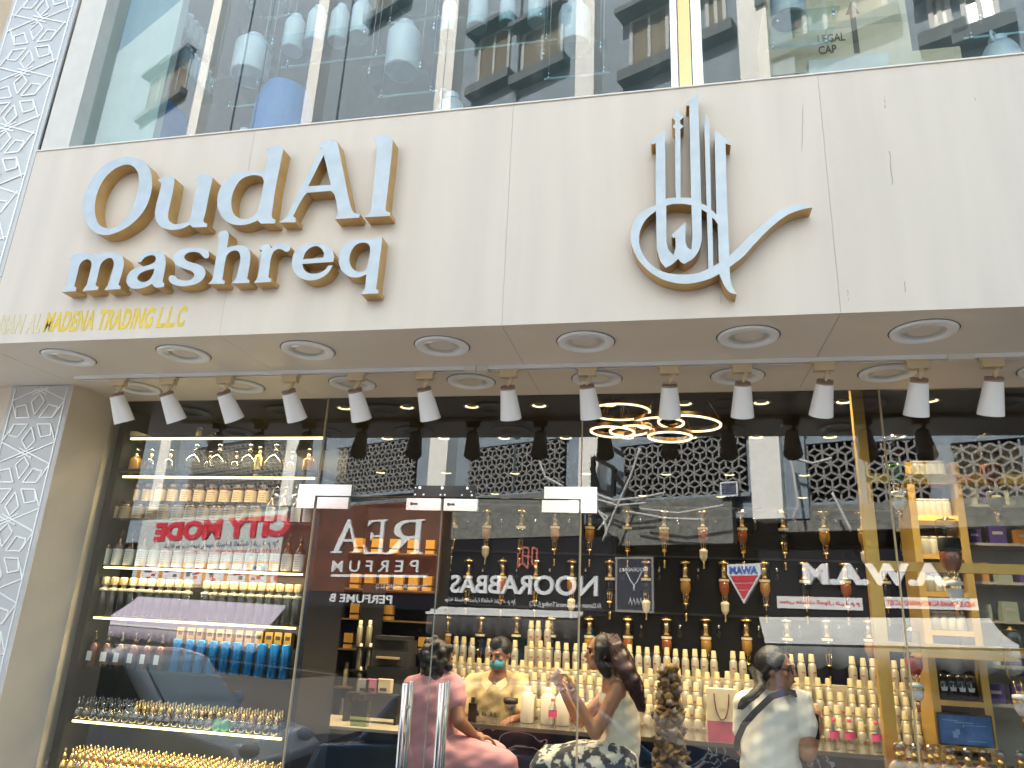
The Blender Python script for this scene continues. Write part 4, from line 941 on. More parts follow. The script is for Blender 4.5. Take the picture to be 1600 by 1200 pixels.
cbox(1206, -40, 1408, 118, 4.05, m_card, 'large brown cardboard box with an up arrow behind the right upper pane', 'LEGAL\nCAP', .5)
cbox(1268, 82, 1388, 150, 3.85, m_cardd, 'low grey carton in front of the large brown box', None, .18)
cbox(1390, 72, 1500, 150, 3.9, m_card, 'low brown carton right of the grey one')
# ================================================================== GROUND FLOOR GLASS
def pane(x0, x1, z0, z1, lab, nm='shop_window', y=GLASS_Y):
    o = part(nm, MB().box(0, -0.005, 0, x1 - x0, 0.005, z1 - z0), m_glass, None, loc=(x0, y, z0)); return tag(o, lab, 'window', 'shop front windows')
ZD = 2.806
pane(-4.026, -2.315, FLOOR_Z, 3.498, 'tall glass pane in front of the left display cabinet')
pane(-2.307, -0.532, ZD + .006, 3.498, 'transom pane above the two glass doors')
pane(-0.527, 1.244, FLOOR_Z, 3.498, 'wide fixed pane right of the doors')
pane(1.252, 4.59, FLOOR_Z, 3.498, 'fixed pane at the right edge of the shop front')
m_sil = mat('silicone_joint', (0.42, 0.33, 0.20), .6)
for x, lab in ((-2.311, 'silicone joint left of the doors'), (-0.5295, 'silicone joint right of the doors'), (1.248, 'thick brownish silicone joint at the right')):
    o = part('glass_joint', MB().box(-.004, -.008, 0, .004, .008, 3.1 if x > 0 else (3.498 - FLOOR_Z)), m_sil, None, loc=(x, GLASS_Y, FLOOR_Z if x < 0 else FLOOR_Z - .002)); tag(o, lab, 'joint', 'silicone joints between panes')
# doors
m_edge = mat('glass_edge', (0.30, 0.36, 0.34), .2)
def door(x0, x1, lab, hx, side):
    t = thing('glass_door', lab, 'glass door', (x0, GLASS_Y, FLOOR_Z + .01), group='frameless glass doors'); w = x1 - x0; h = ZD - FLOOR_Z - .016
    p = part('pane', MB().box(0, -.005, 0, w, .005, h), m_glass, t)
    part('polished_edge', MB().box(-.0015, -.0045, 0, -.0002, .0045, h).box(w + .0002, -.0045, 0, w + .0015, .0045, h).box(0, -.0045, h + .0002, w, .0045, h + .002), m_edge, t)
    for nm, a, c in (('patch_fitting', 0.012, .235), ('patch_fitting', w - .235, w - .004)):
        f = part(nm, MB().box(a, -.022, h - .075, c, -.0055, h + .001).box(a, .0055, h - .075, c, .022, h + .001), m_chrome, t)
        kx = (a + c) / 2 + (.05 if a < .1 else -.05) * (1 if side == 'l' else -1)
        if (side == 'l') == (a > .1):
            part('lock', MB().cyl((kx, -.0222, h - .035), (kx, -.026, h - .035), .008).cyl((kx - .03, -.0222, h - .035), (kx - .03, -.0242, h - .035), .011).bar((kx - .03, -.026, h - .035), (kx + .01, -.026, h - .035), .004, .012), mat('lock_grey', (.12, .12, .12), .4, metal=.6), f)
    for s, yy in ((-1, 'outer'), (1, 'inner')):
        pass
    z0, z1 = .45, PY(hx, 1067, GLASS_Y - .05).z - FLOOR_Z - .01
    X = PY(hx, 1080, GLASS_Y - .05).x - x0; X2 = X + .01
    for yy in (-.06, .06):
        g = MB().lathe([(.0, z0), (.017, z0), (.0175, z0 + .004), (.0175, z1 - .004), (.0165, z1), (.0, z1)], 20, c=(X, yy, 0), cap=False)
        hd = part('pull_handle', g, m_chrome, t)
        if yy < 0:
            for zz in (z0 + .15, z1 - .14): part('standoff', MB().cyl((X, -.043, zz), (X, .043, zz), .010, seg=14).cyl((X, -.012, zz), (X, -.0055, zz), .018, seg=16), m_chrome, hd)
    return t
door(-2.303, -1.428, 'left frameless glass door with tall chrome pull handle', 633, 'l')
door(-1.422, -0.537, 'right frameless glass door with tall chrome pull handle', 690, 'r')
# fixed patch fittings on transom: corner plates, centre lock housing
def plate(x0, z0, x1, z1, lab, m, nm='patch_plate', holes=None, notch=None):
    t = thing(nm, lab, 'glass fitting', (x0, GLASS_Y, z0), group=None if nm == 'strike_box' else 'chrome corner plates above the doors')
    b = MB()
    for s in (-1, 1):
        ya, yb = (-.024, -.0055) if s < 0 else (.0055, .024)
        b.box(0, ya, .0, x1 - x0, yb, z1 - z0)
        if notch: b.box(notch[0] - x0, ya, notch[1] - z0, notch[2] - x0, yb, -.0005)
    part('plate', b, m, t)
    if holes:
        for (u, v, r) in holes: part('screw', MB().cyl((u * (x1 - x0), -.0242, v * (z1 - z0)), (u * (x1 - x0), -.0262, v * (z1 - z0)), r, seg=10), m_chrome, t)
    return t
z_ = ZD + .004
plate(-2.435, z_, -2.055, z_ + .075, 'chrome corner plate at the upper left door hinge', m_chrome, notch=(-2.435, z_ - .085, -2.309, z_))
plate(-0.76, z_, -0.43, z_ + .075, 'chrome corner plate at the upper right door hinge', m_chrome, notch=(-0.528, z_ - .085, -0.43, z_))
plate(-1.62, z_, -1.21, z_ + .075, 'black metal strike box with bright screws above the door joint', m_black, 'strike_box', [(.03, .2, .006), (.03, .8, .004), (.1, .8, .009), (.17, .2, .006), (.47, .8, .009), (.45, .2, .005), (.52, .2, .005), (.80, .2, .005), (.88, .8, .009), (.94, .5, .004), (.96, .2, .007)])
# ================================================================== INSIDE THE SHOP
m_led = mat('led_strip', (1, .9, .5), .5, emit=(1.0, 0.74, 0.24), estr=2.4)
m_ringl = mat('ring_light', (1, .9, .7), .5, emit=(1.0, 0.84, 0.46), estr=0.7)
m_lampw = mat('lamp_disc', (1, .9, .7), .5, emit=(1.0, 0.86, 0.52), estr=4.0)
m_cabin = mat('cabinet_charcoal', (0.02, 0.024, 0.026), .35, var=.2, scale=4)
m_brass = mat('brass', (0.80, 0.58, 0.26), .22, metal=1.0)
m_amber = mat('amber_oil', (0.26, 0.07, 0.015), .08, coat=1.0)
m_amber2 = mat('honey_oil', (0.32, 0.16, 0.03), .08, coat=1.0)
m_creamp = mat('cream_plastic', (0.74, 0.66, 0.48), .4)
m_rose = mat('rose_gold', (0.72, 0.42, 0.20), .2, metal=1.0)
# lit ceiling downlights; front row is unseen, added to light the people
k1 = MB().lathe([(.066, 0), (.085, 0), (.085, -.008), (.085, -.008), (.066, -.008)], 28, cap=False); k2 = MB().lathe([(.0001, .002), (.045, .002)], 20, cap=False); k3 = MB().lathe([(.045, .002), (.066, -.006)], 24, cap=False)
ldk = Kit('recessed_lamp', [('trim_ring', k1, mat('trim_champagne', (0.70, 0.60, 0.36), .3, metal=.6)), ('glowing_disc', k2, m_lampw), ('reflector', k3, mat('warm_reflector', (0.9, 0.8, 0.5), .3, emit=(1, .8, .4), estr=.8))])
rowsL = [(5.35, [-3.1, -2.3, -1.5, -.7, .1, .9, 1.7]), (6.6, [-3.16, -2.5, -1.84, -1.18, -.52, .16, .83, 1.52, 2.2]), (7.9, [-3.2, -2.51, -1.8, -1.1, -.42, .25, .92, 1.65, 2.3]), (10.0, [-4.1, -3.1, -2.1, -1.1, -.02, .8, 1.74, 2.7]), (11.8, [-4, -2.8, -1.6, -.4, .8, 2.0])]
for r, (y, xs_) in enumerate(rowsL):
    for i, x in enumerate(xs_):
        t = ldk.place('glowing recessed ceiling lamp, %s, %s row from the glass' % (place_lr(i, len(xs_)), ORD[r]), 'ceiling lamp', (x, y, 4.0185), (0, 0, 0), 'glowing lamps in the shop ceiling')
        if (r == 0) or (r == 1 and i % 2 == 0) or (r == 2 and i % 3 == 0):
            ld = bpy.data.lights.new('lamp', 'SPOT'); ld.energy = LAMP_W * (1.7 if r == 0 else .8); ld.color = (1.0, .80, .52); ld.spot_size = R(115); ld.spot_blend = .7; ld.shadow_soft_size = .05
            link('lamp_beam', ld, t, loc=(0, 0, -.03))
# ring pendant
ch = thing('ring_chandelier', 'cluster of six glowing gold ring pendants under the black ceiling', 'chandelier', (-.1, 6.0, 4.0))
part('canopy_plate', MB().lathe([(.16, 0), (.16, -.03), (.0, -.03)], 28), m_rose, ch)
for (px, py, wpx, tx) in ((968, 643, 94, 0), (1030, 661, 76, 0), (1077, 661, 98, 4), (957, 674, 68, 2), (985, 672, 64, -3), (1047, 682, 68, 1)):
    c = PY(px, py, 5.9); r = (PY(px + wpx / 2, py, 5.9) - PY(px - wpx / 2, py, 5.9)).x / 2
    M_ = Matrix.Translation(c - ch.location) @ Euler((0, R(tx), 0)).to_matrix().to_4x4()
    f = part('ring_frame', MB().lathe([(r - .012, 0), (r + .012, 0), (r + .012, 0), (r + .012, .03), (r + .012, .03), (r - .012, .03), (r - .012, .03), (r - .012, 0)], 56, cap=False), m_rose, ch, M=M_)
    part('glowing_tube', MB().torus((0, 0, -.006), r, .0085, 56, 8), m_ringl, f)
    b = MB()
    for a in (0, 2.1, 4.2): b.cyl((r * math.cos(a), r * math.sin(a), .03), (r * .15 * math.cos(a), r * .15 * math.sin(a), 4.0 - c.z), .0015, seg=5)
    part('suspension_wire', b, m_rose, f)

# ------------------------------------------------------------------ left display cabinet
CX0, CX1, CY0, CY1 = -3.93, -2.335, 4.60, 5.05
cabt = thing('display_cabinet', 'charcoal display cabinet with lit shelves behind the left glass pane', 'cabinet', (CX0, CY0, FLOOR_Z))
b = MB(); b.box(0, .42, 0, CX1 - CX0, .44, 2.85); part('back_panel', b, m_cabin, cabt)
part('side_panel', MB().box(-.06, 0.01, 0, -.002, .44, 3.05), m_cabin, cabt)
part('side_panel', MB().box(CX1 - CX0 + .002, 0.03, 0, CX1 - CX0 + .035, .55, 2.42), mat('cabinet_navy', (0.012, 0.016, 0.028), .4), cabt)
part('top_panel', MB().box(0, .02, 2.58, CX1 - CX0, .42, 2.60), m_cabin, cabt)
def cz(px, py, y): return PY(px, py, y).z
SH = {}
def strip_lamp(z, p=LED_W):
    ld = bpy.data.lights.new('strip_lamp', 'AREA'); ld.shape = 'RECTANGLE'; ld.size = 1.5; ld.size_y = .02; ld.energy = p; ld.color = (1, .82, .50)
    link('strip_lamp', ld, cabt, loc=((CX1 - CX0) / 2, .045, z - FLOOR_Z - .022), rot=(R(28), 0, 0))
for nm, (px, py), y, led in (('s1', (330, 745), 4.68, True), ('s2', (300, 814), 4.68, False), ('s3', (300, 889), 4.68, True), ('s4', (300, 970), 4.68, True), ('s5', (290, 1050), 4.68, False), ('s6', (270, 1135), 4.68, True), ('s7', (260, 1222), 4.68, False)):
    z = cz(px, py, y); SH[nm] = z
    s_ = part('shelf', MB().box(0.001, .05, z - FLOOR_Z - .016, CX1 - CX0 - .001, .418, z - FLOOR_Z), m_acryl if nm in ('s2', 's5') else m_cabin, cabt)
    if led: part('led_strip', MB().box(.03, .036, z - FLOOR_Z - .018, CX1 - CX0 - .05, .049, z - FLOOR_Z - .006), m_led, s_); strip_lamp(z)
z = cz(340, 685, 4.64); s_ = part('shelf', MB().box(0, .05, z - FLOOR_Z, CX1 - CX0, .418, z - FLOOR_Z + .016), m_cabin, cabt); part('led_strip', MB().box(.03, .036, z - FLOOR_Z - .006, CX1 - CX0 - .02, .049, z - FLOOR_Z + .006), m_led, s_); SH['top'] = z + .017; strip_lamp(z + .01)
def rowx(n, xa, xb): return [xa + (xb - xa) * k / (n - 1) for k in range(n)]
def on_shelf(kit, pxs, py, Y, z, lab, cat, group, scale=1.0, rz=None, jit=.004):
    n = len(pxs)
    for i, px in enumerate(pxs):
        p = PY(px, py, Y); l = lab if '%s' not in lab else lab % place_lr(i, n)
        kit.place(l, cat, (p.x, Y + random.uniform(-jit, jit), z), (0, 0, random.uniform(-.25, .25) if rz is None else rz), group, scale)
def lz(r, pts): return [(r * a, b_) for a, b_ in pts]
m_kraft = mat('kraft_label', (0.50, 0.38, 0.24), .8, var=.1, scale=12); m_lidk = mat('lid_dark', (.03, .025, .02), .4); m_wlab = mat('white_label', (0.78, 0.80, 0.80), .6); m_browng = mat('brown_glass', (0.10, 0.03, .012), .08, coat=1)
def label_band(r, z0, z1, m_): return MB().lathe([(r, z0), (r, z1)], 20, cap=False)
def prints(r, z0, z1, n=4):
    b = MB()
    for k in range(n):
        z = z1 - (z1 - z0) * (k + 1) / (n + 1); w = .5 if k else .7
        vs = []
        for j in range(6):
            a = R(-90) + (j / 5 - .5) * w * 1.8; vs += [((r + .0006) * math.cos(a), (r + .0006) * math.sin(a), z - .0022), ((r + .0006) * math.cos(a), (r + .0006) * math.sin(a), z + .0022)]
        b.add(vs, [(2 * j, 2 * j + 2, 2 * j + 3, 2 * j + 1) for j in range(5)])
    return b
m_ink = mat('label_print', (0.10, 0.08, 0.06), .7); m_ink2 = mat('label_print_pale', (0.45, 0.44, 0.42), .7)
kj = Kit('kraft_jar', [('jar_glass', MB().lathe([(.040, 0), (.042, .004), (.042, .100), (.036, .112)], 20), m_browng), ('lid', MB().lathe([(.039, .112), (.039, .112), (.039, .135), (.039, .135), (.0, .135)], 20), m_lidk), ('paper_label', label_band(.0428, .008, .094, 0), m_kraft), ('print', prints(.0430, .01, .09), m_ink, 'paper_label')])
kw = Kit('white_label_bottle', [('bottle_glass', MB().lathe([(.034, 0), (.036, .004), (.036, .125), (.030, .145), (.013, .165), (.013, .20)], 20), m_browng), ('dropper_cap', MB().lathe([(.015, .198), (.015, .225), (.006, .232), (.006, .255), (.0, .258)], 12), m_lidk), ('paper_label', label_band(.0368, .008, .120, 0), m_wlab), ('print', prints(.0372, .01, .118, 6), m_ink2, 'paper_label')])
kt = Kit('gold_cap_flask', [('glass_tube', MB().lathe([(.026, 0), (.028, .004), (.028, .150), (.022, .158)], 14), m_bglass), ('gold_collar', MB().lathe([(.030, .152), (.032, .155), (.032, .166), (.014, .172), (.014, .190)], 16), m_creamp), ('cap', MB().lathe([(.026, .189), (.026, .189), (.026, .232), (.024, .235), (.0, .235)], 16), mat('champagne_cap', (0.78, 0.60, 0.30), .3, metal=.75))])
km = Kit('pump_bottle', [('bottle_glass', MB().lathe([(.028, 0), (.030, .004), (.030, .11), (.022, .13), (.010, .14)], 16), m_browng), ('pump', MB().lathe([(.012, .14), (.012, .165), (.004, .166), (.004, .20)], 10).tube([(0, 0, .20), (.015, -.02, .205), (.02, -.04, .19)], .005), m_lidk), ('paper_label', MB().box(-.018, -.0325, .03, .018, -.0308, .085), m_wlab)])
kb_ = Kit('blue_canister', [('canister', MB().lathe([(.030, 0), (.032, .004), (.032, .19), (.030, .194), (.0, .194)], 18), mat('metallic_blue', (0.02, 0.22, 0.52), .22, metal=.6, var=.2, scale=12)), ('seam_ring', MB().lathe([(.0325, .118), (.0335, .12), (.0325, .123)], 18, cap=False), mat('metallic_blue', (0, 0, 0)))])
kg = Kit('gold_box', [('box', MB().box(-.028, -.02, 0, .028, .02, .10), mat('gold_card', (0.55, 0.33, 0.08), .35, metal=.5, var=.3, scale=10)), ('box_print', MB().box(-.018, -.0208, .05, .018, -.0201, .075), m_lidk)])
ktall = Kit('label_bottle', kw.parts and [('bottle_glass', MB().lathe([(.034, 0), (.036, .004), (.036, .125), (.030, .145), (.013, .165), (.013, .175)], 18), m_wlab), ('cap', MB().lathe([(.015, .174), (.015, .20), (0, .20)], 12), m_lidk)])
m_crys = glass('crystal', (0.86, 0.84, 0.80), mult=3.0, ior=1.7)
def crystal(r, body, neck=True, mbod=None, mneck=None, stop=.016):
    ps = [('bottle_body', MB().lathe(body, 10), mbod or m_crys)]
    top = body[-1][1]
    ps.append(('neck', MB().lathe([(r * .42, top - .002), (r * .42, top + .012), (r * .34, top + .014), (r * .34, top + .02)], 12), mneck or m_brass))
    ps.append(('ball_stopper', MB().sphere((0, 0, top + .02 + stop * .8), stop, 10, 6), m_crys))
    return ps
kd_round = Kit('crystal_decanter', crystal(.045, [(.02, 0), (.028, .004), (.018, .02), (.042, .04), (.058, .075), (.052, .105), (.03, .135), (.018, .15)], mneck=m_crys, stop=.02))
kd_box = Kit('crystal_decanter', crystal(.04, [(.034, 0), (.036, .004), (.036, .10), (.02, .12)], mbod=m_amber2, stop=.02)); kd_green = Kit('crystal_decanter', crystal(.04, [(.034, 0), (.038, .01), (.034, .09), (.014, .13)], mbod=mat('green_glass', (.05, .13, .03), .08, coat=1, var=.7, scale=30, col2=(.3, .32, .1)), stop=.02))
kd_gold = Kit('gold_decanter', crystal(.03, [(.026, 0), (.028, .004), (.028, .12), (.014, .14)], mbod=m_gold, mneck=m_rose, stop=.017)); kd_clear = Kit('crystal_decanter', crystal(.03, [(.03, 0), (.034, .004), (.034, .09), (.015, .12)], stop=.018))
Yc = 4.72
zz = SH['s1']
for kt_, px, lab in ((kd_green, 183, 'green flowered glass decanter at left end of the top lit shelf'), (kd_box, 208, 'amber square decanter beside the green one'), (kd_clear, 232, 'ribbed clear decanter beside the amber one'), (kd_clear, 262, 'clear decanter left of the round crystal ones'), (kd_round, 301, 'round crystal decanter, first of four on the top lit shelf'), (kd_clear, 318, 'small clear flask between the first two round crystal decanters'), (kd_round, 338, 'round crystal decanter, second of four on the top lit shelf'), (kd_clear, 360, 'clear flask with metal neck in the middle of the top lit shelf'), (kd_round, 387, 'round crystal decanter, third of four on the top lit shelf'), (kd_gold, 402, 'tall gold leaf patterned decanter on the top lit shelf'), (kd_round, 427, 'round crystal decanter, fourth of four on the top lit shelf'), (kd_clear, 448, 'clear flask right of the fourth round crystal decanter'), (kd_box, 480, 'amber decanter in the dark corner at the right end of the top lit shelf')):
    p = PY(px, 742, Yc); kt_.place(lab, 'decanter', (p.x, Yc + (.05 if 'flask' in lab else 0), zz), (0, 0, 0), None, 1.28)
p = PY(312, 668, Yc); Kit('brass_stopper', [('brass_cup', MB().lathe([(.012, 0), (.022, .02), (.022, .045), (.026, .05)], 14), m_brass), ('ball_stopper', MB().sphere((0, 0, .07), .022, 12, 8), m_crys)]).place('brass cup with glass ball standing on top of the cabinet', 'stopper', (p.x, Yc, SH['top']))
p = PY(335, 672, Yc); Kit('brass_dish', [('dish', MB().lathe([(.01, 0), (.045, .012), (.047, .016)], 20), m_brass), ('ball_stopper', MB().sphere((0, 0, .03), .02, 12, 8), m_crys)]).place('flat brass dish with glass ball on top of the cabinet', 'dish', (p.x, Yc, SH['top']))
p, q = PY(168, 671, 4.70), PY(236, 671, 4.70); t = thing('paper_carton', 'flat cream carton lying on the top left of the cabinet', 'box', (p.x, 4.66, SH['top'])); part('carton', MB().prism([(0, 0), (q.x - p.x, 0), (q.x - p.x, .02), (q.x - p.x - .09, .045), (0, .05)], 0, .12, Matrix(((1, 0, 0, 0), (0, 0, 1, 0), (0, 1, 0, 0), (0, 0, 0, 1)))), mat('cream_card', (.55, .52, .42), .7), t)
# jar rows
on_shelf(kj, rowx(13, 153, 398), 812, 4.69, SH['s2'], 'kraft labelled jar in the lower kraft row, %s', 'jar', 'kraft labelled jars, lower row', rz=None)
on_shelf(kw, rowx(4, 421, 480), 812, 4.68, SH['s2'], 'white labelled bottle ending the lower kraft row, %s of four', 'bottle', 'four white bottles beside the kraft jars', .88)
rz_ = cz(280, 785, 4.83); b = MB(); b.box(.03, .20, SH['s2'] - FLOOR_Z + .001, CX1 - CX0 - .03, .34, rz_ - FLOOR_Z - .001); part('riser', b, mat('riser_navy', (.015, .02, .05), .3), cabt)
on_shelf(kj, rowx(13, 168, 412), 780, 4.86, rz_, 'kraft labelled jar in the upper kraft row, %s', 'jar', 'kraft labelled jars, upper row', rz=None)
on_shelf(kd_clear, (432, 446, 462, 476), 780, 4.86, rz_, 'clear stoppered flask behind the four white bottles, %s', 'flask', 'flasks beside the upper kraft row', 1.0, 0)
on_shelf(kw, rowx(18, 141, 466), 889, 4.69, SH['s3'], 'white labelled brown bottle on the second lit shelf, %s', 'bottle', 'white labelled bottles in a row of eighteen', 1.0)
xs24 = rowx(24, 133, 466)
on_shelf(kt, [x for i, x in enumerate(xs24) if i != 12], 930, 4.69, SH['s4'], 'clear flask with champagne cap below the white bottles, %s', 'flask', 'champagne capped flasks', 1.12)
on_shelf(km, rowx(7, 122, 250), 1030, 4.69, SH['s5'], 'brown pump bottle left of the blue canisters, %s', 'pump bottle', 'brown pump bottles', 1.1)
on_shelf(kb_, rowx(10, 271, 444), 1050, 4.69, SH['s5'], 'metallic blue canister on the lower glass shelf, %s', 'canister', 'metallic blue canisters', 1.05)
zg = cz(360, 1008, 4.88); part('riser', MB().box(.75, .22, SH['s5'] - FLOOR_Z + .001, CX1 - CX0 - .03, .38, zg - FLOOR_Z - .001), m_cabin, cabt)
on_shelf(kg, rowx(12, 283, 452), 1000, 4.88, zg, 'small gold box behind the blue canisters, %s', 'box', 'gold boxes behind the blue canisters', 1.0)
mini = [(.014, 0), (.020, .006), (.022, .024), (.014, .042), (.008, .048)]
def minik(nm, mb_, mc): return Kit(nm, [('bottle_body', MB().lathe(mini, 10), mb_), ('stopper', MB().lathe([(.009, .047), (.011, .052), (.011, .066), (.007, .070), (.004, .074), (.007, .082), (.0, .092)], 8), mc)])
k_mc, k_mg, k_mr = minik('mini_perfume', m_crys, m_crys), minik('mini_perfume', m_crys, m_gold), minik('mini_perfume', m_amber, m_gold)
k_mgg = minik('mini_perfume', m_gold, m_gold); k_green = minik('mini_perfume', mat('green_glass2', (.05, .35, .18), .1), m_gold)
nn = 0
for rr in range(3):
    pxs = rowx(26, 104 + rr * 5, 432 + rr * 4); Y = 4.67 + rr * .055
    for i, px in enumerate(pxs):
        k_ = k_mc if i < 8 else (k_mr if (i % 5 == 2 and rr) else (k_green if (rr == 0 and i in (18, 19)) else k_mg))
        p = PY(px, 1130, Y)
        k_.place('tiny %s perfume bottle, lowest lit shelf, %s, %s rank' % ('clear' if k_ is k_mc else 'green' if k_ is k_green else 'red' if k_ is k_mr else 'gold topped', place_lr(i, 26), ('front', 'middle', 'rear')[rr]), 'perfume bottle', (p.x, Y, SH['s6']), (0, 0, i * .7), 'tiny perfume bottles on the lowest lit shelf', 1.5)
for rr in range(4):
    pxs = rowx(30, 72 + rr * 5, 426 + rr * 4); Y = 4.66 + rr * .058
    for i, px in enumerate(pxs):
        p = PY(px, 1200, Y)
        (k_mgg if (i + rr) % 4 else k_mg).place('tiny gold perfume bottle, bottom shelf, %s, %s rank from the glass' % (place_lr(i, 30), ORD[rr]), 'perfume bottle', (p.x, Y, SH['s7']), (0, 0, i * .9), 'gold perfume bottles crowding the bottom shelf', 1.6)

# ------------------------------------------------------------------ back unit with oil dispensers
UY = 7.0
bu = thing('wall_unit', 'tall dark unit behind the counter carrying rows of brass oil dispensers', 'wall unit', (-2.9, UY, FLOOR_Z))
part('carcass', MB().box(0, 0, 0, 5.3, .5, 2.62), mat('unit_black', (.006, .006, .008), .45, spec=.25), bu)
for zr in (796, 872, 960):
    z = cz(1000, zr, UY) - FLOOR_Z
    part('hanging_rail', MB().box(.05, -.02, z + .012, 5.25, 0, z + .03), m_dark, bu)
def disp_kit(oil, valve, s=1.0, nm='oil_dispenser', glassm=None):
    ps = [('brass_cap', MB().lathe([(.0, .0), (.006, .0), (.012, -.008), (.03, -.014), (.040, -.020), (.040, -.030), (.038, -.030)], 18), m_brass),
          ('upper_glass', MB().lathe([(.036, -.030), (.038, -.034), (.038, -.125), (.034, -.130)], 18), glassm or m_bglass),
          ('inner_tube', MB().lathe([(.018, -.032), (.018, -.122)], 12), m_brass, 'upper_glass'),
          ('collar', MB().lathe([(.034, -.130), (.034, -.130), (.034, -.145), (.034, -.145), (.03, -.146)], 18), m_creamp),
          ('oil_bulb', MB().lathe([(.030, -.146), (.034, -.165), (.034, -.205), (.020, -.235), (.012, -.245)], 18), oil),
          ('claw', MB().cyl((.018, 0, -.225), (.010, 0, -.285), .003, seg=6).cyl((-.018, 0, -.225), (-.010, 0, -.285), .003, seg=6).cyl((0, -.018, -.225), (0, -.010, -.285), .003, seg=6), m_brass)]
    if valve: ps.append(('valve_bulb', MB().lathe([(.012, -.275), (.026, -.282), (.028, -.298), (.026, -.302), (.026, -.330), (.016, -.352), (.010, -.358)], 18), m_creamp))
    else: ps.append(('ring', MB().lathe([(.010, -.285), (.024, -.292), (.024, -.298), (.008, -.302), (.008, -.33)], 16), m_brass))
    ps.append(('spout', MB().lathe([(.009, -.357), (.011, -.362), (.007, -.375), (.007, -.395), (.010, -.402), (.0, -.410)], 10), m_brass))
    return Kit(nm, ps)
dk = [disp_kit(m_amber, False), disp_kit(m_amber2, False), disp_kit(m_amber, True), disp_kit(m_bglass, False), disp_kit(m_amber2, True), disp_kit(m_bglass, True)]
hook = Kit('tester_vial', [('vial', MB().lathe([(.012, -.06), (.016, -.055), (.016, -.015), (.008, 0)], 10), m_bglass), ('vial_cap', MB().lathe([(.008, 0), (.008, .022), (.0, .024)], 8), m_chrome)])
R1 = [612, 650, 710, 762, 815, 868, 922, 980, 1037, 1097, 1158, 1222, 1285, 1345, 1405]; R2 = [580, 630, 682, 733, 786, 838, 894, 953, 1009, 1070, 1130, 1193, 1255, 1318, 1380]; R3 = [600, 650, 700, 752, 808, 862, 921, 981, 1041, 1102, 1165, 1228, 1290, 1355]
pat = {1: [0, 5, 3, 4, 3, 1, 1, 3, 1, 2, 0, 3, 1, 4, 3], 2: [3, 1, 3, 3, 0, 3, 4, 3, 5, 1, 2, 1, 3, 0, 3], 3: [3, 3, 1, 3, 3, 3, 4, 0, 0, 1, 1, 3, 3, 1]}
for ri, (row, ytop, dy) in enumerate(((R1, 794, 4), (R2, 871, 6), (R3, 960, 6))):
    for i, px in enumerate(row):
        p = PY(px, ytop + (px - 700) * .008 * (1 if ri else .4), UY - .06)
        dk[pat[ri + 1][i]].place('brass oil dispenser, %s row on the dark wall unit, %s' % (('upper', 'middle', 'lower')[ri], place_lr(i, len(row))), 'dispenser', p, (0, 0, 0), 'oil dispensers on the dark unit', 1.3)
        if ri < 2 or i > 6:
            h = PY(px + 21, ytop + 22, UY - .03); hook.place('small capped vial, %s row of oil dispensers, %s' % (('upper', 'middle', 'lower')[ri], place_lr(i, len(row))), 'vial', h, (0, 0, 0), 'vials between the dispensers', 1.3)

# ------------------------------------------------------------------ stepped display of cream bottles
PYR = thing('stepped_shelf', 'stepped back shelf packed with cream capped bottles behind the counter', 'stepped shelf', (-1.95, 6.2, FLOOR_Z))
kcr = Kit('cream_bottle', [('bottle_body', MB().lathe([(.029, 0), (.032, .004), (.032, .125), (.026, .145), (.016, .158)], 14), mat('pearl_bottle', (0.46, 0.41, 0.32), .35, metal=.25)), ('cap', MB().lathe([(.024, .158), (.024, .158), (.019, .215), (.017, .218), (.0, .218)], 14), mat('cream_cap', (0.60, 0.50, 0.29), .45)), ('print', MB().box(-.012, -.0335, .075, .012, -.0322, .088), mat('red_print', (.35, .12, .08), .6))])
tiers = [(6.78, 1058, 1100), (6.66, 1093, 1100), (6.54, 1115, 1100), (6.42, 1137, 1100), (6.30, 1158, 1100)]
cnt = 0
for ti, (Y, by, bx) in enumerate(tiers):
    z = cz(bx, by, Y)
    part('step', MB().box(0, Y - 6.2 - .055, 0, 4.2, Y - 6.2 + .06, z - FLOOR_Z), mat('step_cream', (.45, .38, .26), .5), PYR)
    n = 54
    for i in range(n):
        x = -1.90 + i * .0775 + (ti % 2) * .02 + random.uniform(-.005, .005)
        if (ti, i) in ((0, 17), (0, 18), (0, 40), (0, 41), (0, 42), (1, 41), (0, 30), (0, 3)) or (ti == 0 and i in (33, 8)): continue
        kcr.place('cream capped pearl bottle, %s step of back shelf, %s' % (('top', 'second', 'third', 'fourth', 'lowest')[ti], place_lr(i, n)), 'bottle', (x, Y + random.uniform(-.008, .008), z), (0, 0, random.uniform(-.5, .5)), 'cream bottles on the stepped shelf', random.choice((1, 1, 1.04, .97)))
# a second storey of bottles left of centre
for i, px in enumerate((829, 840, 855)):
    p = PY(px, 1010, 6.84); kcr.place('cream bottle standing higher than the rest left of centre, %s of three' % place_lr(i, 3), 'bottle', p, (0, 0, 0), 'three raised cream bottles', 1.0)
p = PY(842, 1010.5, 6.84); part('step', MB().box(p.x - .12 + 1.95, .60, 0, p.x + .12 + 1.95, .70, p.z - FLOOR_Z), mat('step_cream', (.45, .38, .26), .5), PYR)
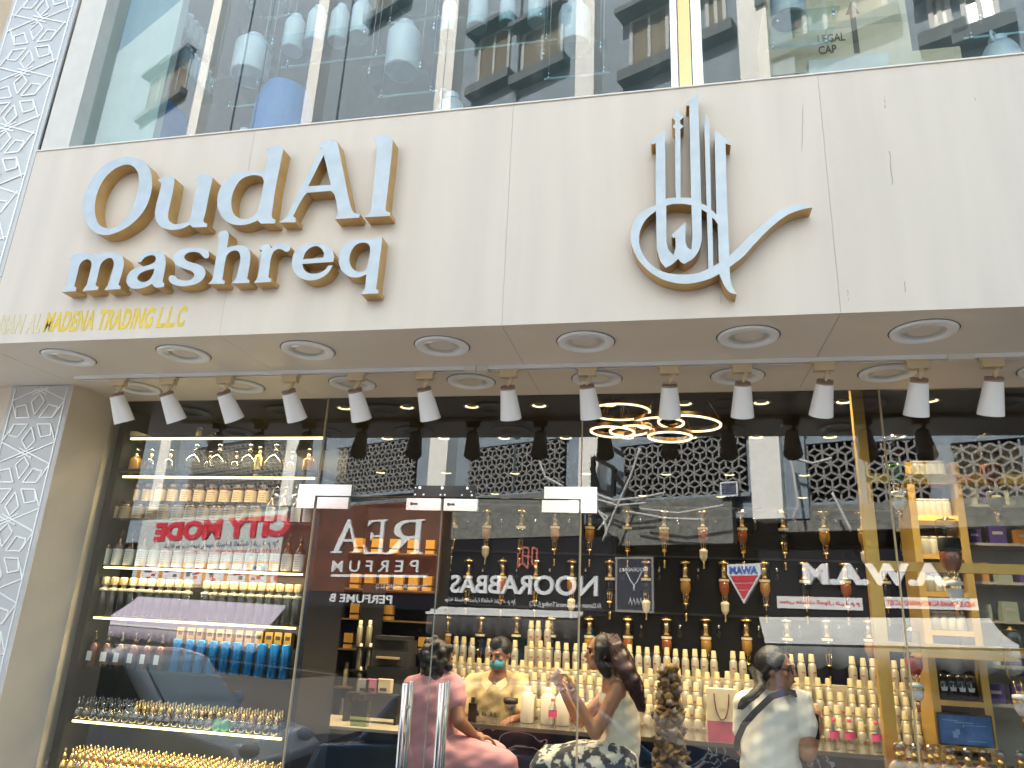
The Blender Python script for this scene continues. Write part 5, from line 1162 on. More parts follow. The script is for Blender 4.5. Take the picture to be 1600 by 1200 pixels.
# counter
CZ = cz(780, 1130, 5.85)
ct = thing('sales_counter', 'black marble counter with white veins in front of the bottle steps', 'counter', (-1.6, 5.75, FLOOR_Z))
m_marb = mat('black_marble', (0.012, 0.018, 0.035), .12)
tn = m_marb.node_tree; w1 = tn.nodes.new('ShaderNodeTexNoise'); w1.inputs['Scale'].default_value = 2.2; w1.inputs['Detail'].default_value = 5; w1.inputs['Distortion'].default_value = 1.2
c1 = tn.nodes.new('ShaderNodeValToRGB'); c1.color_ramp.elements[0].position = .49; c1.color_ramp.elements[0].color = (.012, .018, .035, 1); e = c1.color_ramp.elements.new(.503); e.color = (.5, .52, .55, 1); c1.color_ramp.elements[-1].position = .516; c1.color_ramp.elements[-1].color = (.012, .018, .035, 1)
t2 = tn.nodes.new('ShaderNodeTexCoord'); tn.links.new(t2.outputs['Object'], w1.inputs['Vector']); tn.links.new(w1.outputs['Fac'], c1.inputs[0]); tn.links.new(c1.outputs[0], tn.nodes['Principled BSDF'].inputs['Base Color'])
part('counter_front', MB().box(0, 0, 0, 3.7, .38, CZ - FLOOR_Z - .03), m_marb, ct)
part('counter_top', MB().box(-.02, -.02, CZ - FLOOR_Z - .028, 3.72, .40, CZ - FLOOR_Z), mat('top_stone', (.10, .09, .08), .15), ct)
# things on the counter
def pcount(px, py, Y=5.83): return PY(px, py, Y).x
bagx = pcount(1129, 1140, 5.8)
t = thing('paper_bag', 'cream and pink paper carrier bag with dark red cord on the counter', 'bag', (bagx - .10, 5.78, CZ + .001))
part('bag_body', MB().box(0, 0, .13, .20, .09, .34), mat('bag_cream', (.72, .62, .42), .6), t); part('pink_base', MB().box(0.0005, .0005, 0, .1995, .0895, .129), mat('bag_pink', (.50, .08, .16), .6, var=.25, scale=9), t)
part('cord_handle', MB().tube([(.05 + .05 * (1 - math.cos(a)), -.004, .31 - .17 * math.sin(a)) for a in [k * math.pi / 14 for k in range(15)]], .0035), mat('cord_red', (.12, .01, .02), .7), t)
textmesh('LIV', .085, .20, .125, .215, m_brass, 'lettering', t, frame(Vector((1, 0, 0)), UPV, Vector((0, -.0012, 0))), 0, .001)
wb = Kit('water_bottle', [('bottle_body', MB().lathe([(.026, 0), (.031, .006), (.031, .04), (.028, .05), (.031, .06), (.031, .125), (.012, .16), (.012, .168)], 16), glass('pet', (.92, .94, .96), mult=2.0)), ('cap', MB().lathe([(.014, .166), (.014, .166), (.014, .184), (.0, .184)], 12), mat('cap_pink', (.6, .05, .12), .4)), ('pink_label', MB().lathe([(.0318, .066), (.0318, .105)], 16, cap=False), mat('label_pink', (.75, .10, .25), .5))])
for i, px in enumerate((862, 896, 1305, 1329, 1371)):
    wb.place('small water bottle with pink label on the counter, %s of five' % place_lr(i, 5), 'water bottle', (pcount(px, 1140), 5.86, CZ + .001), (0, 0, 0), 'water bottles on the counter', 1.05)
bb = Kit('black_perfume', [('bottle_body', MB().box(-.03, -.015, 0, .03, .015, .13), m_black), ('cap', MB().box(-.013, -.013, .132, .013, .013, .17), m_lidk)])
bb.place('tall black perfume bottle standing before the man in yellow', 'perfume bottle', (pcount(738, 1120, 5.8), 5.80, CZ + .001))
tv = Kit('tester_flask', [('bottle_body', MB().box(-.014, -.01, 0, .014, .01, .045), m_bglass), ('cap', MB().lathe([(.008, .045), (.008, .045), (.008, .078), (.0, .078)], 10), m_lidk)])
for i, px in enumerate((714, 722, 747, 753, 758, 766, 773)):
    tv.place('small tester flask with black cap near the tall black bottle, %s' % place_lr(i, 7), 'tester', (pcount(px, 1123, 5.82), 5.82 + .02 * (i % 2), CZ + .001), (0, 0, 0), 'testers on the counter')
Kit('glass_goblet', [('bowl', MB().lathe([(.008, .0), (.03, .004), (.006, .012), (.006, .06), (.035, .085), (.045, .12), (.043, .14)], 18), m_crys), ('dark_foam', MB().lathe([(.036, .128), (.05, .135), (.05, .165), (0, .165)], 18), m_lidk)]).place('glass goblet with a dark top on the counter right of the man', 'goblet', (pcount(797, 1125, 5.8), 5.80, CZ + .001), (0, 0, 0), None, 1.1)
# large cream canisters on the counter
kcan = Kit('cream_canister', [('canister', MB().lathe([(.05, 0), (.052, .005), (.052, .19), (.035, .215), (.025, .22)], 20), mat('canister_cream', (.74, .68, .55), .4)), ('cap', MB().lathe([(.028, .219), (.028, .219), (.028, .255), (0, .257)], 16), m_creamp)])
for i, px in enumerate((823, 855, 878)): kcan.place('large cream canister between the man and the seated woman, %s of three' % place_lr(i, 3), 'canister', (pcount(px, 1125, 5.98), 5.99, CZ + .001), (0, 0, 0), 'large cream canisters', 1.0)
# agarwood tower
tw = thing('agarwood_tower', 'tall heap of brown and golden agarwood chunks between the two women', 'wood display', (pcount(1046, 1150, 5.5), 5.5, .40))
m_w = [mat('agarwood_brown', (.20, .12, .06), .85, var=.5, scale=14, bump=.8), mat('agarwood_gold', (.36, .24, .08), .8, var=.5, scale=14, bump=.8), mat('agarwood_grey', (.28, .24, .20), .85, var=.4, scale=14, bump=.8)]
chm = []
for k in range(6):
    b = MB(); b.sphere((0, 0, 0), 1, 12, 8); rng = random.Random(k)
    ph = [rng.uniform(0, 6) for _ in range(9)]
    b.v = [tuple(Vector(v) * (1 + .16 * math.sin(v[0] * 5 + ph[0]) + .14 * math.sin(v[1] * 7 + ph[1]) + .14 * math.sin(v[2] * 9 + ph[2]) + .10 * math.sin(v[0] * 13 + v[2] * 11 + ph[3]))) for v in b.v]
    me = b.mesh('wood_chunk', m_w[k % 3]); b.fixn(me); chm.append(me)
topz = cz(1046, 1038, 5.5) - .4; k = 0
z = .15
while z < topz:
    u = z / topz; rad = .145 * (1 - .52 * u ** 1.6)
    nring = 9 if u < .8 else 6
    for j in range(nring):
        a = j * 2 * math.pi / nring + k * .9
        o = link('wood_chunk', chm[(k + j * 2) % 6], tw, loc=(math.cos(a) * rad * .62, math.sin(a) * rad * .62, z + random.uniform(-.01, .01)), rot=(random.uniform(-.7, .7), random.uniform(-.7, .7), a + random.uniform(-.5, .5)))
        o.scale = (rad * .50 * random.uniform(.6, 1.3), rad * .34 * random.uniform(.7, 1.3), .026 * random.uniform(.6, 1.3))
    z += .034; k += 1
part('core', MB().cyl((0, 0, 0), (0, 0, topz - .05), .06, .03), m_w[0], tw)

# ------------------------------------------------------------------ left inner zone: shelving with gold boxes
lu = thing('shelf_unit', 'dark shelf unit with gold boxes and cream bottles seen through the left door', 'shelf unit', (-2.75, 6.1, FLOOR_Z))
part('carcass', MB().box(0, .32, 0, .85, .34, 2.6).box(0, 0, 0, .02, .319, 2.6).box(.83, 0, 0, .85, .319, 2.6), m_dark, lu)
szl = [cz(530, y, 6.15) for y in (862, 918, 965, 1012, 1072, 1130)]
for z in szl: part('shelf', MB().box(.021, 0, z - FLOOR_Z - .012, .829, .319, z - FLOOR_Z), mat('shelf_wood', (.12, .07, .03), .5), lu)
kgb = Kit('perfume_box', [('box', MB().box(-.04, -.03, 0, .04, .03, .12), mat('amber_card', (.62, .32, .06), .4, metal=.3, var=.2)), ('box_band', MB().box(-.0405, -.0305, .03, .0405, .0305, .045), m_brass)])
kts = Kit('tall_cream_flask', [('flask', MB().lathe([(.03, 0), (.034, .006), (.034, .22), (.02, .245)], 16), mat('flask_champagne', (.62, .52, .30), .3, metal=.5)), ('cap', MB().lathe([(.024, .244), (.024, .244), (.022, .30), (0, .302)], 14), m_creamp)])
for si, (k_, n, cat, nm) in enumerate(((kgb, 5, 'box', 'amber gold box'), (kgb, 6, 'box', 'amber gold box'), (kgb, 4, 'box', 'amber gold box'), (kgb, 6, 'box', 'amber gold box'), (kts, 8, 'flask', 'tall champagne flask'), (kts, 8, 'flask', 'tall champagne flask'))):
    for i in range(n):
        x = -2.75 + .09 + (.66) * i / (n - 1) if n > 4 else -2.75 + .12 + .10 * i
        k_.place('%s, %s shelf behind the left door, %s' % (nm, ORD[si], place_lr(i, n)), cat, (x, 6.17, szl[si] + .001), (0, 0, random.uniform(-.1, .1)), nm + 's on the unit by the left door', 1.0 if si < 4 else .62)
# column of cream bottles right of it
for i in range(3):
    for j in range(2):
        p = PY(560 + j * 15, 1010 + i * 37, 6.0)
        kts.place('champagne flask in the narrow column by left door, %s level, %s one' % (('top', 'middle', 'bottom')[i], ('left', 'right')[j]), 'flask', (p.x, 6.0, p.z), (0, 0, 0), 'flasks in the narrow column', .68)
lp = PY(567, 1048, 6.0)
st_ = thing('flask_stand', 'narrow stand holding stacked champagne flasks by the left door', 'stand', (lp.x, 6.0, FLOOR_Z))
for i in range(3): z = PY(567, 1010 + i * 37, 6.0).z - FLOOR_Z; part('tier', MB().box(-.1, -.05, z - .012, .1, .05, z - .001), m_dark, st_)
part('post', MB().box(-.1, .06, 0, .1, .08, 1.9), m_dark, st_)
# low counter with cash printer
lc = thing('side_counter', 'low dark side counter with printer by the left door', 'counter', (-2.7, 5.35, FLOOR_Z)); zc = cz(560, 1135, 5.4)
part('cabinet_base', MB().box(0, 0, 0, 1.1, .5, zc - FLOOR_Z - .02), m_dark, lc); part('counter_top', MB().box(-.01, -.02, zc - FLOOR_Z - .019, 1.12, .52, zc - FLOOR_Z), mat('top_cream', (.50, .42, .30), .25), lc)
x = PY(607, 1040, 5.9).x; zpb = cz(607, 1042, 5.9)
t = thing('receipt_printer', 'black boxy printer with a wooden tray between the flask stand and the pink shirt', 'printer', (x - .15, 5.9, zpb)); part('housing', MB().box(0, 0, 0, .30, .22, .20).box(.02, -.02, .201, .28, .2, .23), m_blackm, t); part('wooden_tray', MB().box(.05, -.03, .06, .24, 0, .075), mat('tray_wood', (.42, .30, .16), .6), t)
part('printer_stand', MB().box(-.02, -.02, FLOOR_Z - zpb, .32, .24, -.002), m_dark, t)
for i, (px, m_, ww) in enumerate(((566, mat('box_grey', (.35, .36, .35), .5), .09), (580, mat('box_pink', (.62, .20, .30), .5), .10), (598, mat('box_creamy', (.72, .60, .36), .5), .11))):
    p = PY(px, 1083, 5.6); t = thing('small_carton', 'small %s carton beside the pink shirt, %s of three' % (('grey', 'pink', 'cream')[i], place_lr(i, 3)), 'box', (p.x - ww / 2, 5.6, p.z)); part('carton', MB().box(0, 0, 0, ww, .06, .095), m_, t); part('carton_print', MB().box(ww * .25, -.0012, .015, ww * .75, -.0002, .035), m_lidk, t)
p = PY(580, 1083.5, 5.6); t = thing('carton_rack', 'dark rack under the three small cartons', 'rack', (p.x - .2, 5.58, zc)); part('rack_top', MB().box(0, 0, p.z - zc - .015, .42, .1, p.z - zc - .001), m_dark, t); part('rack_leg', MB().box(0, 0, 0, .02, .1, p.z - zc - .016), m_dark, t); part('rack_leg', MB().box(.4, 0, 0, .42, .1, p.z - zc - .016), m_dark, t)
p = PY(560, 1132, 5.4); Kit('green_flacon', [('flacon', MB().box(-.06, -.03, 0, .06, .03, .17), glass('green_tint', (.55, .68, .40), mult=2)), ('cap', MB().box(-.025, -.02, .171, .025, .02, .21), m_lidk)]).place('square pale green flacon on the low side counter', 'flacon', (p.x, 5.42, zc + .001))

# ------------------------------------------------------------------ right zone: gold frame and shelf units
gx = PY(1346, 700, 5.25).x
gf = thing('display_rack', 'tall gold display frame with three cross bars at the right', 'rack', (gx, 5.25, FLOOR_Z))
m_gfr = mat('gold_frame_metal', (0.70, 0.45, 0.12), .38, metal=.7, var=.15, scale=3)
part('upright', MB().box(-.038, -.02, 0, .038, .04, 3.6), m_gfr, gf)
for py in (748, 886, 1013):
    z = cz(1450, py, 5.25) - FLOOR_Z; part('cross_bar', MB().box(.039, -.015, z - .03, 2.2, .03, z + .03), m_gfr, gf)
ux0, ux1 = PY(1434, 900, 6.0).x, PY(1522, 900, 6.0).x
gs = thing('gold_shelf_unit', 'tall gilt shelf unit with jars and boxes behind the gold frame', 'shelf unit', (ux0, 6.0, FLOOR_Z)); W_ = ux1 - ux0
zt = cz(1480, 722, 6.0) - FLOOR_Z
for u in (0, W_ - .05): part('upright', MB().box(u, 0, 0, u + .05, .30, zt), m_gfr, gs)
part('back_panel', MB().box(.051, .28, 0, W_ - .051, .30, zt), m_dark, gs)
shz = []
for py in (745, 806, 866, 925, 985, 1094, 1163):
    z = cz(1478, py, 6.0) - FLOOR_Z; shz.append(z + FLOOR_Z)
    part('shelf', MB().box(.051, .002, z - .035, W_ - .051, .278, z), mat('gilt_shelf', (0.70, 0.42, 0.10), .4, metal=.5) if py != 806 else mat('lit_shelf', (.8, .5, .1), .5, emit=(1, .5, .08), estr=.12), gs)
za = cz(1490, 1022, 5.7) - FLOOR_Z; part('cornice', MB().prism([(-.12, za - .03), (W_ + .12, za - .03), (W_ + .06, za + .04), (-.06, za + .04)], .0, .24, Matrix(((1, 0, 0, 0), (0, 0, -1, -.02), (0, 1, 0, 0), (0, 0, 0, 1)))), m_gfr, gs)
kgj = Kit('glass_jar', [('jar_glass', MB().lathe([(.04, 0), (.044, .006), (.044, .10), (.038, .118)], 16), mat('frosted_jar', (.52, .50, .40), .25)), ('lid', MB().lathe([(.04, .118), (.036, .135), (0, .14)], 16), mat('jar_lid', (.66, .60, .48), .4))])
kdj = Kit('dark_jar', [('jar_glass', MB().lathe([(.045, 0), (.048, .006), (.048, .13), (.03, .15)], 16), m_black), ('emblem_print', MB().prism([(-.015, .05), (.015, .05), (.018, .075), (.004, .07), (0, .10), (-.004, .07), (-.018, .075)], .049, .0505, Matrix(((1, 0, 0, 0), (0, 0, -1, 0), (0, 1, 0, 0), (0, 0, 0, 1)))), m_letter)])
for si, (z, k_, n) in enumerate(zip(shz, (kgj, kgj, kgj, kgj, kgj, kdj, None), (5, 5, 4, 4, 4, 4, 0))):
    for i in range(n):
        k_.place('%s, %s shelf of the gilt unit, %s' % ('dark jar with white print' if k_ is kdj else 'pale lidded jar', ORD[si], place_lr(i, n)), 'jar', (ux0 + .10 + (W_ - .2) * i / (n - 1), 6.10, z + .001), (0, 0, 0), 'jars on the gilt shelf unit', 1.0 if k_ is kgj else 1.15)
p0_, p1_ = PY(1471, 1161, 5.8), PY(1547, 1121, 5.8)
t = thing('tablet_screen', 'small lit screen with a blue picture leaning under the gilt unit', 'screen', (p0_.x, 5.8, p0_.z)); ms = mat('screen_blue', (.03, .06, .14), .2, emit=(.04, .10, .24), estr=.12, var=.8, scale=9)
part('bezel', MB().box(-.01, 0.001, -.01, p1_.x - p0_.x + .01, .02, p1_.z - p0_.z + .01), m_lidk, t); part('screen', MB().box(0, -.003, 0, p1_.x - p0_.x, 0, p1_.z - p0_.z), ms, t)
b = MB(); W2, H2 = p1_.x - p0_.x, p1_.z - p0_.z
for k, (u, v, w2_, h2_) in enumerate(((.06, .80, .30, .03), (.30, .74, .35, .03), (.45, .66, .46, .02), (.45, .60, .02, .06), (.24, .22, .10, .22), (.30, .34, .08, .18), (.50, .12, .36, .03))): b.box(u * W2, -.0036 - k * .0001, v * H2, (u + w2_) * W2, -.0031, (v + h2_) * H2)
part('picture_shapes', b, mat('screen_pale', (.05, .09, .16), .3, emit=(.12, .22, .36), estr=.15), t)
# right wall shelves with pale goods
rw = thing('wall_shelving', 'pale shelves with small goods along the far right inner wall', 'shelving', (2.15, 6.1, FLOOR_Z)); m_pw = mat('pale_shelving', (.42, .40, .34), .5, var=.1)
part('back_panel', MB().box(0, .4, 0, 1.8, .42, 3.2), m_pw, rw)
rz = [cz(1570, y, 6.2) - FLOOR_Z for y in (790, 850, 910, 970, 1040, 1100)]
for z in rz: part('shelf', MB().box(0, .05, z - .02, 1.8, .399, z), m_pw, rw)
kcol = [Kit('goods_carton', [('carton', MB().box(-.05, -.03, 0, .05, .03, .12), mat('carton_' + n_, c, .6)), ('carton_print', MB().box(-.03, -.0312, .06, .03, -.0302, .08), m_ink2)]) for n_, c in (('white', (.6, .6, .58)), ('purple', (.08, .05, .22)), ('orange', (.5, .22, .06)), ('sage', (.35, .40, .32)))]
for si, z in enumerate(rz):
    for i in range(9):
        kcol[(si * 5 + i * (1 if si % 2 else 3) // 2) % 4].place('small %s carton, %s pale shelf at far right, %s' % (('white', 'purple', 'orange', 'sage')[(si * 5 + i * (1 if si % 2 else 3) // 2) % 4], ORD[si], place_lr(i, 9)), 'box', (2.25 + i * .16, 6.22, z + FLOOR_Z + .001), (0, 0, random.uniform(-.2, .2)), 'cartons on the far right shelves', random.uniform(.85, 1.15))
# big dispensers
def bigd(oil, vm, band):
    ps = [('dome_glass', MB().lathe([(.05, .0), (.056, -.01), (.056, -.09), (.05, -.10)], 20), m_bglass), ('neck_brass', MB().lathe([(.0, .02), (.01, .018), (.02, .004), (.045, .001)], 16), m_brass),
          ('band', MB().lathe([(.052, -.10), (.056, -.104), (.056, -.165), (.052, -.17)], 20), band),
          ('oil_bulb', MB().lathe([(.050, -.171), (.054, -.18), (.052, -.23), (.034, -.27), (.015, -.285)], 20), oil),
          ('claw', MB().cyl((.028, 0, -.26), (.016, 0, -.33), .004, seg=6).cyl((-.028, 0, -.26), (-.016, 0, -.33), .004, seg=6).cyl((0, -.028, -.26), (0, -.016, -.33), .004, seg=6), m_brass),
          ('valve_bulb', MB().lathe([(.02, -.325), (.042, -.33), (.044, -.352), (.042, -.352), (.042, -.37), (.040, -.372), (.038, -.40), (.024, -.43), (.016, -.434)], 20), vm),
          ('valve_band', MB().lathe([(.0428, -.354), (.0428, -.368)], 20, cap=False), m_brass),
          ('spout', MB().lathe([(.014, -.433), (.014, -.475), (.010, -.478), (.012, -.50), (.0, -.505)], 12), m_rose)]
    return Kit('large_oil_dispenser', ps)
mg_ = mat('green_oil', (.05, .16, .05), .08, coat=1)
bdl = [(1393, 684, bigd(mg_, m_white, m_bglass), 'large dispenser with green flask and white valve hanging beside the gold frame', .95), (1540, 682, bigd(m_amber, mat('valve_grey', (.2, .2, .2), .4), m_bglass), 'large dispenser with amber flask and dark grey valve at upper right', .95),
       (1478, 812, bigd(m_amber, m_white, m_blackm), 'large dispenser with black band and amber base over the lower gold bar', 1.0), (1422, 985, bigd(mat('red_oil', (.4, .03, .02), .1, coat=1), m_white, m_bglass), 'large dispenser with red oil beside the right glass joint', .80), (1580, 985, bigd(m_bglass, m_white, m_bglass), 'large clear dispenser with white valve at the right edge', .95)]
for px, py, k_, lab, s_ in bdl:
    p = PY(px, py, 5.02); k_.place(lab, 'dispenser', p, (0, 0, 0), None, s_ * 1.12)
# table with ball-stoppered flacons along the bottom right
fx = Kit('ball_flacon', [('flacon', MB().sphere((0, 0, .045), .045, 16, 10, (1, .45, 1)), mat('flacon_rose', (.55, .16, .18), .15, coat=1, var=.4, scale=12, col2=(.55, .38, .22))), ('gold_neck', MB().lathe([(.014, .086), (.018, .09), (.012, .10), (.016, .105), (.012, .118)], 14), m_gold), ('ball_stopper', MB().sphere((0, 0, .138), .021, 14, 8), m_crys)])
fx2 = Kit('ball_flacon', [('flacon', MB().sphere((0, 0, .045), .045, 16, 10, (1, .45, 1)), mat('flacon_tan', (.45, .33, .20), .15, coat=1)), ('gold_neck', MB().lathe([(.014, .086), (.018, .09), (.012, .10), (.016, .105), (.012, .118)], 14), m_gold), ('ball_stopper', MB().sphere((0, 0, .138), .021, 14, 8), m_crys)])
fxs = [(1403, 1171), (1409, 1168), (1428, 1172), (1434, 1168), (1453, 1170), (1463, 1176), (1481, 1172), (1488, 1176), (1513, 1190), (1536, 1184), (1563, 1184), (1594, 1184)]
zf = cz(1450, 1171, 4.80) - .138 * 1.25
for i, (px, py) in enumerate(fxs):
    Y = 4.80 + .05 * (i % 2); p = PY(px, py, Y); (fx if i % 2 else fx2).place('round flacon with glass ball stopper at the bottom right, %s of twelve' % place_lr(i, 12), 'perfume bottle', (p.x, Y, zf), (0, 0, 0), 'ball stoppered flacons', 1.25)
t = thing('display_table', 'purple edged display table under the ball stoppered flacons', 'table', (1.2, 4.72, FLOOR_Z)); part('table_top', MB().box(0, 0, zf - FLOOR_Z - .03, 1.8, .5, zf - FLOOR_Z - .001), mat('plum', (.12, .02, .06), .4), t)
for u in (.05, 1.7): part('leg', MB().box(u, .1, 0, u + .05, .4, zf - FLOOR_Z - .031), m_dark, t)
# ================================================================== PEOPLE
m_skin = mat('skin_tan', (0.42, 0.20, 0.11), .5, var=.06, scale=10); m_skin2 = mat('skin_brown', (0.30, 0.13, 0.07), .5, var=.06, scale=10); m_hair = mat('hair_black', (0.012, 0.010, 0.010), .55, bump=.5, scale=60)
m_hairr = mat('hair_maroon', (0.05, 0.012, 0.012), .4, var=.6, scale=20, bump=.6); m_eye = mat('eye_dark', (.02, .015, .01), .2); m_lip = mat('lip', (.35, .09, .07), .5); m_spec = mat('spectacle_black', (.02, .02, .02), .3)
def head(mb, c, yaw, pitch=0, s=1.0):
    """head with face towards local -Y, turned by yaw; returns matrix"""
    M = Matrix.Translation(c) @ Matrix.Rotation(yaw, 4, 'Z') @ Matrix.Rotation(pitch, 4, 'X') @ Matrix.Scale(s, 4)
    def S(p, r, sc3): mb.sphere((0, 0, 0), r, 16, 10, (1, 1, 1), M @ Matrix.Translation(p) @ Matrix.Diagonal((sc3[0], sc3[1], sc3[2], 1)))
    S((0, .012, .025), .092, (.86, 1.04, 1.02))       # skull
    S((0, -.030, -.038), .066, (.88, .88, 1.02))      # face
    S((0, -.050, -.088), .034, (1.1, .9, .8))         # chin
    S((0, -.030, -.066), .055, (1.05, .95, .8))       # jaw
    mb.cyl(M @ Vector((0, -.086, .012)), M @ Vector((0, -.106, -.026)), .010 * s, .014 * s, 10); S((0, -.106, -.028), .0135, (1.1, 1, .8))   # nose
    S((0, -.078, .028), .03, (1.7, .5, .35))          # brow
    S((.0, -.088, -.055), .018, (1.3, .6, .42)); S((0, -.086, -.066), .017, (1.2, .6, .45))   # lips
    for x in (-1, 1): S((x * .080, .012, -.012), .026, (.35, .7, 1.15)); S((x * .038, -.062, -.022), .026, (1, .7, .8))
    return M
def face_bits(M, par, brow=True):
    iv = par.matrix_world.inverted() if False else Matrix.Identity(4)
    for x in (-1, 1):
        b = MB(); b.sphere((0, 0, 0), .0125, 12, 8, M=M @ Matrix.Translation((x * .031, -.079, .004)) @ Matrix.Diagonal((1.1, .6, .7, 1))); part('eye', b, m_eye, par)
        b = MB(); b.tube([M @ Vector((x * .014, -.094, .024)), M @ Vector((x * .032, -.091, .031)), M @ Vector((x * .052, -.078, .025))], .0038); part('eyebrow', b, m_hair, par)
    b = MB(); b.tube([M @ Vector((-.022, -.092, -.060)), M @ Vector((0, -.1005, -.0595)), M @ Vector((.022, -.092, -.060))], .0055); part('lips', b, m_lip, par)
def hand(mb, wrist, dirv, nrm, side=1, curl=.6, s=1.0):
    d = Vector(dirv).normalized(); n = Vector(nrm).normalized(); n = (n - d * n.dot(d)).normalized(); x = d.cross(n) * side; w = Vector(wrist)
    cap(mb, w, w + d * .03 * s, .024 * s, .030 * s)
    for k in range(4):
        o = x * (k - 1.5) * .019 * s; cap(mb, w + d * .02 * s + o * .7, w + d * .085 * s + o, .017 * s, .012 * s, 8)
        p = w + d * .088 * s + o; L = (.030, .034, .032, .024)[k] * s; cu = curl
        for j in range(3):
            dd = (d * math.cos(cu * (j + 1)) + n * math.sin(cu * (j + 1))); q = p + dd * L * (1 - .15 * j); cap(mb, p, q, (.0095 - .001 * j) * s, (.0088 - .001 * j) * s, 8); p = q
    a = w + d * .025 * s + x * -.024 * s; b_ = a + (d * .6 - x * .6 + n * .5).normalized() * .042 * s; cap(mb, a, b_, .014 * s, .011 * s, 8); cap(mb, b_, b_ + (d * .75 + n * .6 + x * .1).normalized() * .034 * s, .011 * s, .0095 * s, 8)
def chain(mb, pts):
    for a, b_ in zip(pts[:-1], pts[1:]): cap(mb, a[0], b_[0], a[1], b_[1], 14)
def person(label, build, skin, cat='person', origin=None, voxel=.0085):
    b = MB(); info = build(b); me = vox(b, 'person', skin, voxel, 3)
    o = link('person', me); tag(o, label, 'person'); return o, info
def cloth(name, mats, fn, par, voxel=.011, sm=4, wr=0.0):
    b = MB(); fn(b); me = vox(b, name, mats, voxel, sm)
    if wr:
        nn_ = [0.0] * (3 * len(me.vertices)); me.vertices.foreach_get('normal', nn_)
        for i_, v in enumerate(me.vertices):
            c = v.co; v.co = c + Vector(nn_[3 * i_:3 * i_ + 3]) * wr * (math.sin(c.z * 38 + c.x * 22 + 2 * math.sin(c.y * 17)) + .6 * math.sin(c.z * 71 - c.x * 40))
    o = link(name, me, par); return o
def J(Y0):
    return lambda px, py, dy=0.0: PY(px, py, Y0 + dy)
# ---- standing woman in white T-shirt, facing right, seen from behind
j = J(5.15)
shL, shR = j(1167, 1098, -.02), j(1250, 1098, .03); nk = j(1203, 1078); hd = j(1213, 1046, .0) ; hipc = j(1205, 1215, .0); ch_ = j(1207, 1120); wa = j(1203, 1175)
elb, han = j(1262, 1176, -.06), j(1277, 1137, .06)
hyaw = R(70)
def bw(b):
    M = head(b, hd, hyaw, 0, 1.06); cap(b, hd + Vector((-.02, .0, -.06)), nk + Vector((0, 0, -.03)), .052, .062)
    chain(b, [(nk + Vector((0, 0, -.06)), .09), (ch_, .135), (wa, .14), (hipc, .155), (hipc + Vector((0, 0, -.25)), .14)])
    chain(b, [(shL, .062), (ch_, .09)]); chain(b, [(shR, .062), (ch_, .09)])
    chain(b, [(shR, .062), (elb, .052), (han, .030)]); hand(b, han, Vector((-.1, .1, 1)), Vector((-.2, 1, .1)), 1, .55)
    le = shL + Vector((-.02, .12, -.28)); lh = le + Vector((.28, .22, .12)); chain(b, [(shL, .062), (le, .05), (lh, .03)]); hand(b, lh, Vector((1, .3, .2)), Vector((0, 0, 1)), -1, .5)
    for s in (-1, 1): chain(b, [(hipc + Vector((s * .08, 0, -.1)), .10), (Vector((hipc.x + s * .09, hipc.y, .85)), .065), (Vector((hipc.x + s * .09, hipc.y, .48)), .045), (Vector((hipc.x + s * .09 + .10, hipc.y, .44)), .035)])
    return M
wo, M1 = person('standing woman in white T-shirt with glasses and dark cross strap, holding a phone', bw, m_skin)
face_bits(M1, wo)
m_wt = mat('white_cotton', (0.84, 0.81, 0.74), .85, var=.05, scale=4)
def shirt1(b):
    chain(b, [(nk + Vector((0, .0, -.055)), .085), (ch_, .165), (wa, .172), (hipc + Vector((0, 0, -.02)), .185)])
    chain(b, [(shL, .078), (ch_ + Vector((-.04, 0, 0)), .115)]); chain(b, [(shR, .078), (ch_ + Vector((.04, 0, 0)), .115)])
    chain(b, [(nk + Vector((-.03, 0, -.05)), .07), (shL, .078)]); chain(b, [(nk + Vector((.03, 0, -.05)), .07), (shR, .078)])
    chain(b, [(shR, .08), (shR.lerp(elb, .52), .082)]); le = shL + Vector((-.02, .12, -.28)); chain(b, [(shL, .08), (shL.lerp(le, .55), .08)])
cloth('tshirt', m_wt, shirt1, wo, .011, 5, .0028)
cloth('trousers', mat('trousers_brown', (.16, .07, .05), .8, var=.5, scale=20), lambda b: [chain(b, [(hipc + Vector((s * .04, 0, -.06)), .165), (Vector((hipc.x + s * .10, hipc.y, .8)), .10), (Vector((hipc.x + s * .10, hipc.y, .5)), .08)]) for s in (-1, 1)], wo, .014)
def hair1(b):
    M = M1
    b.sphere((0, 0, 0), .1, 16, 10, M=M @ Matrix.Translation((0, .026, .038)) @ Matrix.Diagonal((.96, .98, .97, 1))); b.sphere((0, 0, 0), .068, 16, 10, M=M @ Matrix.Translation((0, .062, -.03)))
    for s_ in (-1, 1): chain(b, [(M @ Vector((s_ * .055, -.045, .075)), .026), (M @ Vector((s_ * .078, -.005, .04)), .024), (M @ Vector((s_ * .07, .05, -.02)), .024)])
    k = M @ Vector((0, .112, -.02)); chain(b, [(k, .034), (j(1190, 1072, -.12), .027), (j(1178, 1085, -.17), .026), (j(1166, 1094, -.19), .026), (j(1158, 1104, -.2), .016)])
cloth('hair', m_hair, hair1, wo, .008, 2, .0012)
